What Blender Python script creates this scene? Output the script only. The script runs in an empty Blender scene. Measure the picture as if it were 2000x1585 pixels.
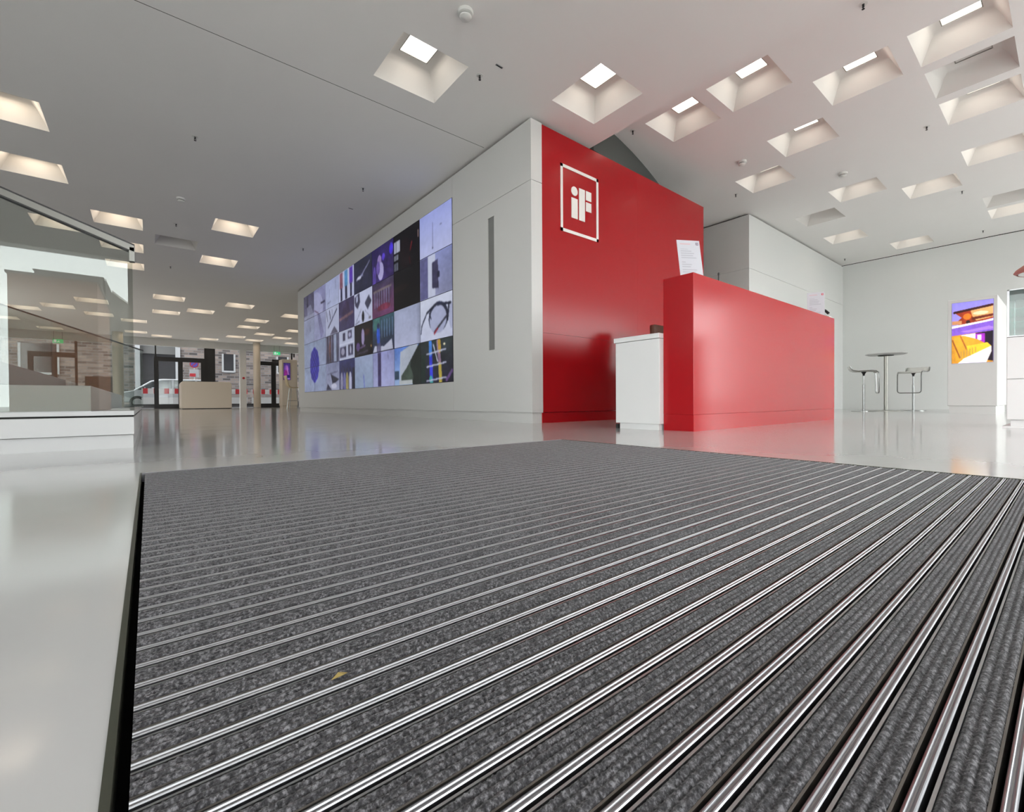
import bpy, math, random
import numpy as np
from mathutils import Matrix, Vector

random.seed(7)
S = bpy.context.scene
COL = S.collection

# ------------------------------------------------------------------ camera
CAM_R = ((0.77981783, -0.0109684, 0.62591042),
         (-0.62597708, -0.00396746, 0.77983136),
         (-0.00607023, -0.99993197, -0.00995986))
CAM_H = 0.223
cd = bpy.data.cameras.new('camera')
cd.sensor_width = 36.0
cd.sensor_fit = 'HORIZONTAL'
cd.lens = 15.9211
cd.clip_start = 0.01
cd.clip_end = 300
cam = bpy.data.objects.new('camera', cd)
COL.objects.link(cam)
R_ = np.array(CAM_R)
m = Matrix.Identity(4)
for i in range(3):
    m[i][0] = R_[i][0]
    m[i][1] = -R_[i][1]
    m[i][2] = -R_[i][2]
m[0][3], m[1][3], m[2][3] = 0, 0, CAM_H
cam.matrix_world = m
S.camera = cam

# ------------------------------------------------------------------ sky and exposure
W = bpy.data.worlds.new('overcast_sky')
S.world = W
W.use_nodes = True
bg = W.node_tree.nodes['Background']
bg.inputs[0].default_value = (0.985, 0.985, 0.985, 1)
bg.inputs[1].default_value = 8.0
S.view_settings.view_transform = 'Standard'
S.view_settings.look = 'None'
S.view_settings.gamma = 1.0
S.view_settings.use_curve_mapping = False
S.view_settings.exposure = 0.05
LAMP = 7.0          # radiance of the ceiling lamp diffusers
FACADE_Y = -3.2      # glazed entrance front behind the camera
STREET_Y = 25.2      # glazed street front far away

cy = S.cycles
cy.max_bounces = 10
cy.diffuse_bounces = 5
cy.glossy_bounces = 5
cy.transparent_max_bounces = 16
cy.sample_clamp_indirect = 6.0
cy.caustics_reflective = False
cy.caustics_refractive = False


# ------------------------------------------------------------------ helpers
def lin(c):
    a = np.asarray(c, float) / 255.0
    return np.where(a <= 0.04045, a / 12.92, ((a + 0.055) / 1.055) ** 2.4)


def L3(r, g, b):
    v = lin((r, g, b))
    return (float(v[0]), float(v[1]), float(v[2]), 1.0)


MATS = {}


def mat(name, color, rough=0.5, metal=0.0, spec=0.5, emit=None, estr=0.0, vary=0.0, vscale=4.0, bump=0.0, bscale=60.0, coat=0.0):
    mt = bpy.data.materials.new(name)
    mt.use_nodes = True
    nt = mt.node_tree
    b = nt.nodes['Principled BSDF']
    b.inputs['Base Color'].default_value = color
    b.inputs['Roughness'].default_value = rough
    b.inputs['Metallic'].default_value = metal
    b.inputs['Specular IOR Level'].default_value = spec
    b.inputs['Coat Weight'].default_value = coat
    if emit:
        b.inputs['Emission Color'].default_value = emit
        b.inputs['Emission Strength'].default_value = estr
    if vary or bump:
        tc = nt.nodes.new('ShaderNodeTexCoord')
    if vary:
        n = nt.nodes.new('ShaderNodeTexNoise')
        n.inputs['Scale'].default_value = vscale
        n.inputs['Detail'].default_value = 5
        nt.links.new(tc.outputs['Object'], n.inputs['Vector'])
        r = nt.nodes.new('ShaderNodeValToRGB')
        r.color_ramp.elements[0].position = 0.3
        r.color_ramp.elements[1].position = 0.7
        r.color_ramp.elements[0].color = tuple(max(0, c * (1 - vary)) for c in color[:3]) + (1,)
        r.color_ramp.elements[1].color = tuple(min(1, c * (1 + vary)) for c in color[:3]) + (1,)
        nt.links.new(n.outputs['Fac'], r.inputs['Fac'])
        nt.links.new(r.outputs['Color'], b.inputs['Base Color'])
    if bump:
        n2 = nt.nodes.new('ShaderNodeTexNoise')
        n2.inputs['Scale'].default_value = bscale
        n2.inputs['Detail'].default_value = 3
        nt.links.new(tc.outputs['Object'], n2.inputs['Vector'])
        bp = nt.nodes.new('ShaderNodeBump')
        bp.inputs['Strength'].default_value = bump
        bp.inputs['Distance'].default_value = 0.02
        nt.links.new(n2.outputs['Fac'], bp.inputs['Height'])
        nt.links.new(bp.outputs['Normal'], b.inputs['Normal'])
    MATS[name] = mt
    return mt


def glass(name, tint, refl):
    mt = bpy.data.materials.new(name)
    mt.use_nodes = True
    nt = mt.node_tree
    nt.nodes.remove(nt.nodes['Principled BSDF'])
    out = nt.nodes['Material Output']
    tr = nt.nodes.new('ShaderNodeBsdfTransparent')
    tr.inputs[0].default_value = tint
    gl = nt.nodes.new('ShaderNodeBsdfGlossy')
    gl.inputs['Roughness'].default_value = 0.0
    gl.inputs[0].default_value = (0.95, 1.0, 0.98, 1)
    lw = nt.nodes.new('ShaderNodeLayerWeight')
    lw.inputs[0].default_value = 0.5
    pw = nt.nodes.new('ShaderNodeMath')
    pw.operation = 'POWER'
    pw.inputs[1].default_value = 5.0
    ma = nt.nodes.new('ShaderNodeMath')
    ma.operation = 'MULTIPLY_ADD'
    ma.inputs[1].default_value = 1.0 - refl
    ma.inputs[2].default_value = refl
    mx = nt.nodes.new('ShaderNodeMixShader')
    nt.links.new(lw.outputs['Facing'], pw.inputs[0])
    nt.links.new(pw.outputs[0], ma.inputs[0])
    nt.links.new(ma.outputs[0], mx.inputs[0])
    nt.links.new(tr.outputs[0], mx.inputs[1])
    nt.links.new(gl.outputs[0], mx.inputs[2])
    nt.links.new(mx.outputs[0], out.inputs['Surface'])
    MATS[name] = mt
    return mt


def picture_mat(name, strength, mixdiff=False):
    """shows the colour stored on the sheet; screens give off light, paper does not"""
    mt = bpy.data.materials.new(name)
    mt.use_nodes = True
    nt = mt.node_tree
    b = nt.nodes['Principled BSDF']
    at = nt.nodes.new('ShaderNodeAttribute')
    at.attribute_name = 'print'
    if mixdiff:
        nt.links.new(at.outputs['Color'], b.inputs['Base Color'])
        b.inputs['Roughness'].default_value = 0.5
    else:
        b.inputs['Base Color'].default_value = (0.01, 0.01, 0.012, 1)
        b.inputs['Roughness'].default_value = 0.4
        b.inputs['Specular IOR Level'].default_value = 0.2
        nt.links.new(at.outputs['Color'], b.inputs['Emission Color'])
        b.inputs['Emission Strength'].default_value = strength
        mt.cycles.emission_sampling = 'NONE'
    MATS[name] = mt
    return mt


class MB:
    def __init__(self):
        self.v = []
        self.f = []

    def quad(self, *p):
        n = len(self.v)
        self.v += [tuple(q) for q in p]
        self.f.append(tuple(range(n, n + len(p))))
        return self

    def box(self, x0, x1, y0, y1, z0, z1):
        if x0 > x1: x0, x1 = x1, x0
        if y0 > y1: y0, y1 = y1, y0
        if z0 > z1: z0, z1 = z1, z0
        n = len(self.v)
        self.v += [(x0, y0, z0), (x1, y0, z0), (x1, y1, z0), (x0, y1, z0), (x0, y0, z1), (x1, y0, z1), (x1, y1, z1), (x0, y1, z1)]
        self.f += [tuple(n + i for i in q) for q in ((0, 3, 2, 1), (4, 5, 6, 7), (0, 1, 5, 4), (1, 2, 6, 5), (2, 3, 7, 6), (3, 0, 4, 7))]
        return self

    def prism(self, pts, axis, a, b):
        """polygon pts (2D) extruded along axis from a to b"""
        def mk(p, t):
            return (t, p[0], p[1]) if axis == 'x' else (p[0], t, p[1]) if axis == 'y' else (p[0], p[1], t)
        n = len(self.v)
        k = len(pts)
        self.v += [mk(p, a) for p in pts] + [mk(p, b) for p in pts]
        self.f.append(tuple(n + i for i in range(k))[::-1])
        self.f.append(tuple(n + k + i for i in range(k)))
        for i in range(k):
            j = (i + 1) % k
            self.f.append((n + i, n + j, n + k + j, n + k + i))
        return self

    def lathe(self, prof, n=24, c=(0, 0, 0), cap=True):
        s = len(self.v)
        for r, z in prof:
            for i in range(n):
                t = 2 * math.pi * i / n
                self.v.append((c[0] + r * math.cos(t), c[1] + r * math.sin(t), c[2] + z))
        for k in range(len(prof) - 1):
            for i in range(n):
                j = (i + 1) % n
                self.f.append((s + k * n + i, s + k * n + j, s + (k + 1) * n + j, s + (k + 1) * n + i))
        if cap:
            self.f.append(tuple(s + i for i in range(n))[::-1])
            self.f.append(tuple(s + (len(prof) - 1) * n + i for i in range(n)))
        return self

    def tube(self, path, r, n=10, closed=False):
        P = [Vector(p) for p in path]
        s = len(self.v)
        k = len(P)
        prev = None
        for i in range(k):
            if closed:
                d = P[(i + 1) % k] - P[i - 1]
            else:
                d = P[min(i + 1, k - 1)] - P[max(i - 1, 0)]
            d.normalize()
            if prev is None:
                u = d.orthogonal().normalized()
            else:
                u = (prev - d * prev.dot(d)).normalized()
            prev = u
            w = d.cross(u)
            for j in range(n):
                t = 2 * math.pi * j / n
                self.v.append(tuple(P[i] + u * (r * math.cos(t)) + w * (r * math.sin(t))))
        for i in range(k if closed else k - 1):
            a = s + i * n
            b = s + ((i + 1) % k) * n
            for j in range(n):
                q = (j + 1) % n
                self.f.append((a + j, a + q, b + q, b + j))
        if not closed:
            self.f.append(tuple(s + j for j in range(n))[::-1])
            self.f.append(tuple(s + (k - 1) * n + j for j in range(n)))
        return self

    def build(self, name, material, parent=None, smooth=False, bevel=0.0, seg=2):
        me = bpy.data.meshes.new(name)
        me.from_pydata(self.v, [], self.f)
        me.validate()
        o = bpy.data.objects.new(name, me)
        COL.objects.link(o)
        me.materials.append(MATS[material] if isinstance(material, str) else material)
        if smooth:
            me.polygons.foreach_set('use_smooth', [True] * len(me.polygons))
            if smooth != 'all':
                me.set_sharp_from_angle(angle=math.radians(40))
        if bevel:
            bv = o.modifiers.new('bevel', 'BEVEL')
            bv.width = bevel
            bv.segments = seg
            bv.limit_method = 'ANGLE'
        if parent is not None:
            adopt(o, parent)
        return o


def adopt(o, parent):
    o.parent = parent
    o.matrix_parent_inverse = WORLD[parent.name].inverted()


WORLD = {}


def bx(*a):
    return MB().box(*a)


def thing(name, label, cat, loc=(0, 0, 0), rz=0.0, group=None):
    o = bpy.data.objects.new(name, None)
    o.empty_display_size = 0.1
    COL.objects.link(o)
    o.location = loc
    o.rotation_euler = (0, 0, rz)
    o['label'] = label
    o['category'] = cat
    if group:
        o['group'] = group
    WORLD[o.name] = Matrix.Translation(loc)
    return o


def tag(o, label, cat, group=None):
    o['label'] = label
    o['category'] = cat
    if group:
        o['group'] = group
    WORLD[o.name] = Matrix.Identity(4)
    return o


def struct(o, label=None):
    o['kind'] = 'structure'
    if label:
        o['label'] = label
    WORLD[o.name] = Matrix.Identity(4)
    return o


def part(o):
    WORLD[o.name] = Matrix.Identity(4)
    return o


def copy_tree(src, loc, label=None, rz=None):
    c = src.copy()
    COL.objects.link(c)
    c.location = loc
    if rz is not None:
        c.rotation_euler = (0, 0, rz)
    if label:
        c['label'] = label
    for ch in src.children:
        d = ch.copy()
        COL.objects.link(d)
        d.parent = c
        for g in ch.children:
            e = g.copy()
            COL.objects.link(e)
            e.parent = d
    return c


def sheet(name, p00, p10, p11, p01, nu, nv, paint, material, parent=None, photo=True):
    """flat picture sheet: p00 top left, p10 top right, p11 bottom right, p01 bottom left; paint(U,V)->sRGB"""
    U, V = np.meshgrid(np.linspace(0, 1, nu), np.linspace(0, 1, nv))
    p00, p10, p11, p01 = [np.array(p, float) for p in (p00, p10, p11, p01)]
    P = (p00 * ((1 - U) * (1 - V))[..., None] + p10 * (U * (1 - V))[..., None] + p11 * (U * V)[..., None] + p01 * ((1 - U) * V)[..., None])
    vs = P.reshape(-1, 3)
    fs = []
    for j in range(nv - 1):
        for i in range(nu - 1):
            a = j * nu + i
            fs.append((a, a + nu, a + nu + 1, a + 1))
    me = bpy.data.meshes.new(name)
    me.from_pydata(vs.tolist(), [], fs)
    C = np.zeros((nv, nu, 3))
    C[:] = 128
    C = paint(U, V, C)
    if photo:
        rg = np.random.default_rng(nu * 7 + int(abs(p00[1] * 100 + p00[2] * 1000)))
        for sz, am in ((6, .16), (18, .12), (60, .06)):
            ng = rg.normal(0, 1, (sz, sz))
            iu = U * (sz - 1.001); iv = V * (sz - 1.001)
            a0, b0 = iu.astype(int), iv.astype(int)
            fu, fv = iu - a0, iv - b0
            nz = ng[b0, a0] * (1 - fu) * (1 - fv) + ng[b0, a0 + 1] * fu * (1 - fv) + ng[b0 + 1, a0] * (1 - fu) * fv + ng[b0 + 1, a0 + 1] * fu * fv
            dk = 1.0 - .9 * np.clip(C.mean(-1) / 190.0, 0, 1)
            C = C * (1 + (am * nz * dk))[..., None]
        for ax in (0, 1):
            C = (np.roll(C, 1, ax) + 2 * C + np.roll(C, -1, ax)) / 4 if ax < 0 else np.concatenate([C.take([0], ax), C, C.take([-1], ax)], ax)
            n_ = C.shape[ax]
            C = (C.take(range(0, n_ - 2), ax) + 2 * C.take(range(1, n_ - 1), ax) + C.take(range(2, n_), ax)) / 4
    C = lin(np.clip(C, 0, 255))
    at = me.color_attributes.new('print', 'FLOAT_COLOR', 'POINT')
    rgba = np.ones((nv * nu, 4))
    rgba[:, :3] = C.reshape(-1, 3)
    at.data.foreach_set('color', rgba.ravel())
    me.materials.append(MATS[material])
    o = bpy.data.objects.new(name, me)
    COL.objects.link(o)
    if parent is not None:
        adopt(o, parent)
    return o


# ------------------------------------------------------------------ materials
def floor_material():
    mt = mat('polished_screed', (0.46, 0.455, 0.44, 1), rough=0.07, spec=0.62)
    nt = mt.node_tree
    b = nt.nodes['Principled BSDF']
    tc = nt.nodes.new('ShaderNodeTexCoord')
    n = nt.nodes.new('ShaderNodeTexNoise')
    n.inputs['Scale'].default_value = 0.9
    n.inputs['Detail'].default_value = 7
    r = nt.nodes.new('ShaderNodeValToRGB')
    r.color_ramp.elements[0].position = 0.3
    r.color_ramp.elements[1].position = 0.75
    r.color_ramp.elements[0].color = (0.43, 0.427, 0.42, 1)
    r.color_ramp.elements[1].color = (0.48, 0.477, 0.47, 1)
    nt.links.new(tc.outputs['Object'], n.inputs['Vector'])
    nt.links.new(n.outputs['Fac'], r.inputs['Fac'])
    nt.links.new(r.outputs['Color'], b.inputs['Base Color'])
    n2 = nt.nodes.new('ShaderNodeTexNoise')
    n2.inputs['Scale'].default_value = 2.2
    n2.inputs['Detail'].default_value = 1.5
    nt.links.new(tc.outputs['Object'], n2.inputs['Vector'])
    bp = nt.nodes.new('ShaderNodeBump')
    bp.inputs['Strength'].default_value = 0.05
    bp.inputs['Distance'].default_value = 0.03
    nt.links.new(n2.outputs['Fac'], bp.inputs['Height'])
    nt.links.new(bp.outputs['Normal'], b.inputs['Normal'])
    n3 = nt.nodes.new('ShaderNodeTexNoise')
    n3.inputs['Scale'].default_value = 6.0
    n3.inputs['Detail'].default_value = 4
    nt.links.new(tc.outputs['Object'], n3.inputs['Vector'])
    mr = nt.nodes.new('ShaderNodeMapRange')
    mr.inputs['To Min'].default_value = 0.07
    mr.inputs['To Max'].default_value = 0.14
    nt.links.new(n3.outputs['Fac'], mr.inputs['Value'])
    nt.links.new(mr.outputs[0], b.inputs['Roughness'])


def carpet_material():
    mt = mat('loop_carpet', (0.06, 0.06, 0.065, 1), rough=0.95, spec=0.1)
    nt = mt.node_tree
    b = nt.nodes['Principled BSDF']
    b.inputs['Sheen Weight'].default_value = 0.20
    b.inputs['Sheen Roughness'].default_value = 0.5
    tc = nt.nodes.new('ShaderNodeTexCoord')
    oi = nt.nodes.new('ShaderNodeObjectInfo')
    ad = nt.nodes.new('ShaderNodeVectorMath')
    ad.operation = 'ADD'
    sc = nt.nodes.new('ShaderNodeVectorMath')
    sc.operation = 'SCALE'
    sc.inputs['Scale'].default_value = 1.0
    cmb = nt.nodes.new('ShaderNodeCombineXYZ')
    mul = nt.nodes.new('ShaderNodeMath')
    mul.operation = 'MULTIPLY'
    mul.inputs[1].default_value = 37.0
    nt.links.new(oi.outputs['Random'], mul.inputs[0])
    nt.links.new(mul.outputs[0], cmb.inputs[0])
    nt.links.new(tc.outputs['Object'], ad.inputs[0])
    nt.links.new(cmb.outputs[0], ad.inputs[1])
    n = nt.nodes.new('ShaderNodeTexNoise')
    n.inputs['Scale'].default_value = 330
    n.inputs['Detail'].default_value = 3
    n.inputs['Roughness'].default_value = 0.7
    nt.links.new(ad.outputs[0], n.inputs['Vector'])
    r = nt.nodes.new('ShaderNodeValToRGB')
    e = r.color_ramp.elements
    e[0].position = 0.36
    e[1].position = 0.66
    e[0].color = (0.018, 0.017, 0.019, 1)
    e[1].color = (0.185, 0.18, 0.192, 1)
    k = e.new(0.5)
    k.color = (0.055, 0.053, 0.057, 1)
    nt.links.new(n.outputs['Fac'], r.inputs['Fac'])
    nt.links.new(r.outputs['Color'], b.inputs['Base Color'])
    bp = nt.nodes.new('ShaderNodeBump')
    bp.inputs['Strength'].default_value = 0.7
    bp.inputs['Distance'].default_value = 0.0008
    nt.links.new(n.outputs['Fac'], bp.inputs['Height'])
    nt.links.new(bp.outputs['Normal'], b.inputs['Normal'])


def brick_material():
    mt = mat('street_brick', (0.2, 0.17, 0.16, 1), rough=0.9)
    nt = mt.node_tree
    b = nt.nodes['Principled BSDF']
    tc = nt.nodes.new('ShaderNodeTexCoord')
    mp = nt.nodes.new('ShaderNodeMapping')
    mp.inputs['Rotation'].default_value = (math.radians(90), 0, 0)
    nt.links.new(tc.outputs['Object'], mp.inputs['Vector'])
    br = nt.nodes.new('ShaderNodeTexBrick')
    br.inputs['Scale'].default_value = 1.0
    br.inputs['Brick Width'].default_value = 0.46
    br.inputs['Row Height'].default_value = 0.16
    br.inputs['Mortar Size'].default_value = 0.02
    br.inputs['Color1'].default_value = (0.045, 0.04, 0.042, 1)
    br.inputs['Color2'].default_value = (0.25, 0.20, 0.18, 1)
    br.inputs['Mortar'].default_value = (0.17, 0.165, 0.17, 1)
    nt.links.new(mp.outputs[0], br.inputs['Vector'])
    nt.links.new(br.outputs['Color'], b.inputs['Base Color'])


floor_material()
carpet_material()
brick_material()
mat('white_ceiling', (0.82, 0.805, 0.785, 1), rough=0.85, spec=0.2, vary=0.015, vscale=0.6)
mat('coffer_white', (0.72, 0.70, 0.67, 1), rough=0.7, spec=0.25)
mat('white_panel', (0.62, 0.62, 0.605, 1), rough=0.42, spec=0.4, vary=0.01, vscale=0.5)
mat('white_wall', (0.70, 0.715, 0.70, 1), rough=0.6, spec=0.3, vary=0.01, vscale=0.5)
mat('white_laminate', (0.72, 0.725, 0.72, 1), rough=0.35, spec=0.45)
mat('stair_white', (0.45, 0.455, 0.455, 1), rough=0.35, spec=0.45)
mat('cream_laminate', (0.60, 0.53, 0.44, 1), rough=0.4, spec=0.4)
mat('dark_gap', (0.015, 0.015, 0.014, 1), rough=0.9, spec=0.1)
mat('shade_wedge_grey', (0.10, 0.105, 0.10, 1), rough=0.9, spec=0.1)  # dark tone of the added shade wedge above the red wall
mat('grey_recess', (0.20, 0.20, 0.195, 1), rough=0.5)
mat('red_lacquer', (0.37, 0.005, 0.009, 1), rough=0.22, spec=0.36)
mat('red_lacquer_desk', (0.37, 0.007, 0.011, 1), rough=0.18, spec=0.33)
mat('logo_white', (0.80, 0.79, 0.76, 1), rough=0.5)
mat('aluminium', (0.31, 0.31, 0.325, 1), rough=0.33, metal=1.0)
mat('aluminium_dull', (0.42, 0.42, 0.43, 1), rough=0.38, metal=1.0)
mat('carrier_brown', (0.16, 0.145, 0.13, 1), rough=0.5, metal=0.6)
mat('frame_olive', (0.065, 0.067, 0.05, 1), rough=0.5, metal=0.5)
mat('black_pit', (0.006, 0.006, 0.006, 1), rough=0.9, spec=0.05)
mat('chrome', (0.34, 0.35, 0.345, 1), rough=0.2, metal=1.0)
mat('steel_brushed', (0.34, 0.335, 0.305, 1), rough=0.32, metal=1.0)
mat('rail_steel', (0.22, 0.22, 0.205, 1), rough=0.35, metal=1.0)
mat('jamb_white', (0.36, 0.37, 0.39, 1), rough=0.6)
mat('black_metal', (0.012, 0.012, 0.013, 1), rough=0.45)
mat('black_plastic', (0.02, 0.02, 0.02, 1), rough=0.4)
mat('bezel_black', (0.006, 0.006, 0.007, 1), rough=0.35)
mat('brown_leather', (0.085, 0.028, 0.014, 1), rough=0.55, bump=0.2, bscale=80)
mat('white_plastic', (0.70, 0.70, 0.67, 1), rough=0.4)
mat('white_paper', (0.80, 0.80, 0.82, 1), rough=0.6)
mat('red_plastic', (0.45, 0.05, 0.03, 1), rough=0.5)
mat('green_sign', (0.02, 0.32, 0.10, 1), rough=0.5, emit=(0.05, 0.8, 0.3, 1), estr=0.6)
mat('white_sign', (0.8, 0.8, 0.8, 1), rough=0.5, emit=(0.8, 1, 0.9, 1), estr=0.5)
mat('pale_wood', (0.45, 0.36, 0.22, 1), rough=0.5, vary=0.12, vscale=12)
mat('car_white', (0.40, 0.42, 0.45, 1), rough=0.2, coat=0.5)
mat('car_glass', (0.02, 0.025, 0.03, 1), rough=0.08, spec=0.8)
mat('tyre_rubber', (0.015, 0.015, 0.015, 1), rough=0.8)
mat('barrier_white', (0.50, 0.51, 0.53, 1), rough=0.5)
mat('barrier_red', (0.42, 0.02, 0.03, 1), rough=0.5)
mat('sign_blue', (0.10, 0.08, 0.40, 1), rough=0.5)
mat('asphalt', (0.11, 0.11, 0.115, 1), rough=0.9, vary=0.2, vscale=6)
mat('paving', (0.50, 0.49, 0.475, 1), rough=0.85, vary=0.1, vscale=3)
mat('pane_dark', (0.03, 0.03, 0.035, 1), rough=0.15, spec=0.7)
mat('render_brown', (0.24, 0.095, 0.05, 1), rough=0.85)
mat('render_grey', (0.13, 0.13, 0.13, 1), rough=0.85)
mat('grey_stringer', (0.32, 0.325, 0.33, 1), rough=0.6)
mat('pendant_red', (0.50, 0.16, 0.13, 1), rough=0.5)
mat('lamp_diffuser', (0.8, 0.8, 0.8, 1), rough=0.5, emit=(1.0, 0.91, 0.80, 1), estr=LAMP)
mat('lamp_diffuser_warm', (0.8, 0.8, 0.8, 1), rough=0.5, emit=(1.0, 0.84, 0.66, 1), estr=LAMP * 2.4)
mat('lamp_off', (0.62, 0.60, 0.58, 1), rough=0.5)
mat('dry_leaf', (0.30, 0.22, 0.07, 1), rough=0.8)
glass('balustrade_glass', (0.82, 0.84, 0.825, 1), 0.05)
glass('facade_glass', (0.96, 0.975, 0.975, 1), 0.01)
glass('cabinet_glass', (0.91, 0.955, 0.945, 1), 0.02)
glass('acrylic', (0.93, 0.95, 0.96, 1), 0.03)
picture_mat('screen_picture', 0.78)
picture_mat('kiosk_picture', 1.25)
picture_mat('paper_print', 0, True)

# ------------------------------------------------------------------ floor (with the recess for the entrance mat)
MX0, MX1, MY0, MY1 = -0.024, 1.876, -0.42, 1.878     # recess
FX0, FX1 = -6.0, 13.1
f = MB()
f.quad((FX0, FACADE_Y, 0), (MX0, FACADE_Y, 0), (MX0, STREET_Y, 0), (FX0, STREET_Y, 0))
f.quad((MX1, FACADE_Y, 0), (FX1, FACADE_Y, 0), (FX1, STREET_Y, 0), (MX1, STREET_Y, 0))
f.quad((MX0, FACADE_Y, 0), (MX1, FACADE_Y, 0), (MX1, MY0, 0), (MX0, MY0, 0))
f.quad((MX0, MY1, 0), (MX1, MY1, 0), (MX1, STREET_Y, 0), (MX0, STREET_Y, 0))
struct(f.build('floor', 'polished_screed'), 'pale grey polished floor of the lobby')

# ------------------------------------------------------------------ ceilings with coffers
ZL, ZH, DEPTH = 3.09, 3.45, 0.20
XS = 3.94           # step between the low and the high ceiling
LOW = [  # x0, y1 (far edge), size, lit, label
    (1.57, 3.87, .60, 1, 'lit square ceiling coffer nearest the round smoke detector, above the mat'),
    (3.03, 3.14, .60, 1, 'lit square ceiling coffer just in front of the ceiling step above the red wall'),
    (-1.38, 6.78, .60, 1, 'lit square ceiling coffer cut by the left picture edge, highest of the left group'),
    (-1.38, 8.23, .60, 1, 'lit square ceiling coffer just above the upper end of the stair rail'),
    (-1.38, 10.42, .60, 1, 'ceiling coffer crossed by the sloping stair rail near the left edge'),
    (-.64, 9.70, .60, 1, 'lit ceiling coffer right above the sloping stair rail, clear of the glass'),
    (-.64, 11.15, .60, 1, 'ceiling coffer seen behind the end post of the stair rail'),
    (-.64, 12.60, .60, 1, 'lit ceiling coffer half hidden by the glass just below the rail end post'),
    (.84, 8.96, .60, 1, 'lit ceiling coffer right of the stair, nearest of the pair left of the video wall'),
    (.84, 11.19, .60, 1, 'lit ceiling coffer right of the stair, farther of the pair left of the video wall'),
    (.12, 10.37, .60, 0, 'dark unlit ceiling coffer between the stair rail and the video wall'),
]
FARQ = .69
FAR = [(.125, 15.80), (.125, 18.28), (.955, 17.45), (1.79, 15.80), (-.70, 20.75), (-.70, 23.85), (.125, 24.65), (2.63, 18.28), (2.63, 19.95),
       (3.46, 21.60), (2.63, 23.10), (4.30, 22.40), (3.46, 23.95), (3.46, 16.65), (4.30, 19.95), (5.13, 24.15), (1.79, 24.65),
       (-1.54, 17.45), (-2.37, 18.95), (-3.20, 19.85), (-1.54, 19.90), (-4.03, 22.40), (-3.20, 24.50)]
FARL = ['largest far ceiling coffer, straight above the white reception counter',
        'second far ceiling coffer above the white reception counter, just left of its neighbour',
        'far ceiling coffer above the dark entrance door, right of two stacked coffers',
        'largest far ceiling coffer left of the video wall end, alone in its row',
        'far ceiling coffer above the brick seen beside the glass balustrade edge',
        'far ceiling coffer close over the street lintel, left of the door',
        'narrow far ceiling coffer at the lintel over the left door post',
        'far ceiling coffer above the black facade panel, upper of two close ones',
        'far ceiling coffer above the black facade panel, lower of two close ones',
        'far ceiling coffer just above the round column top, upper one',
        'far ceiling coffer left of the round column top, close to the lintel',
        'far ceiling coffer right of the column, above the second door',
        'far ceiling coffer touching the top of the round column',
        'far ceiling coffer cut by the end of the video wall, uppermost there',
        'far ceiling coffer cut by the end of the video wall, middle one there',
        'far ceiling coffer cut by the end of the video wall, lowest at the lintel',
        'thin far ceiling coffer at the lintel over the white counter',
        'ceiling coffer seen through the stair glass beside its right edge',
        'ceiling coffer seen in the middle of the stair glass above the inner rail',
        'ceiling coffer seen through the stair glass touching the inner rail',
        'small ceiling coffer seen through the stair glass just above the inner rail',
        'ceiling coffer seen through the stair glass at the far left picture edge',
        'thin ceiling coffer at the lintel seen through the stair glass']
HIGH = [
    (4.55, 3.16, 1, 'lit coffer in the raised ceiling nearest the top of the red wall'),
    (4.55, 2.42, 1, 'lit coffer in the raised ceiling, upper left of a close staggered pair'),
    (5.30, 1.69, 1, 'lit coffer in the raised ceiling above the middle of the red desk'),
    (5.30, .957, 1, 'largest lit coffer at the top right corner of the picture'),
    (6.05, .957, 0, 'large dark unlit coffer at the right picture edge'),
    (6.05, 2.43, 1, 'lit coffer in the raised ceiling above the round detector'),
    (6.80, 3.17, 1, 'lit coffer in the raised ceiling beside the small round detector, above the red wall end'),
    (6.80, .957, 1, 'lit coffer directly below the large unlit coffer at the right edge'),
    (8.28, 2.43, 1, 'lit coffer in the raised ceiling left one of a level pair above the right wall'),
    (8.32, .957, 1, 'lit coffer cut by the right picture edge, second below the unlit one'),
    (9.04, 1.69, 1, 'lit coffer in the raised ceiling right one of a level pair above the right wall'),
    (9.03, 3.16, 0, 'dark unlit coffer in the raised ceiling above the white corner block'),
    (10.55, 3.18, 1, 'small lit coffer close to the far right room corner'),
    (10.52, .962, 0, 'dark unlit coffer at the right edge above the back wall'),
    (11.28, .965, 1, 'lit coffer at the right edge closest to the back wall'),
    (12.02, 2.44, 1, 'small lit coffer right above the back wall line'),
]


def ceiling(name, rects, holes, z, label, seam=None):
    xs = sorted({v for r in rects for v in r[:2]} | {v for h in holes for v in h[:2]})
    ys = {v for r in rects for v in r[2:]} | {v for h in holes for v in h[2:]}
    if seam:
        ys |= {seam[0], seam[1]}
    ys = sorted(ys)
    b = MB()
    for i in range(len(xs) - 1):
        for j in range(len(ys) - 1):
            cx_, cy_ = (xs[i] + xs[i + 1]) / 2, (ys[j] + ys[j + 1]) / 2
            if not any(r[0] < cx_ < r[1] and r[2] < cy_ < r[3] for r in rects):
                continue
            if any(h[0] < cx_ < h[1] and h[2] < cy_ < h[3] for h in holes):
                continue
            if seam and seam[0] < cy_ < seam[1] and cx_ < 3.0:
                continue
            b.quad((xs[i], ys[j], z), (xs[i], ys[j + 1], z), (xs[i + 1], ys[j + 1], z), (xs[i + 1], ys[j], z))
    return struct(b.build(name, 'white_ceiling'), label)


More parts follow.
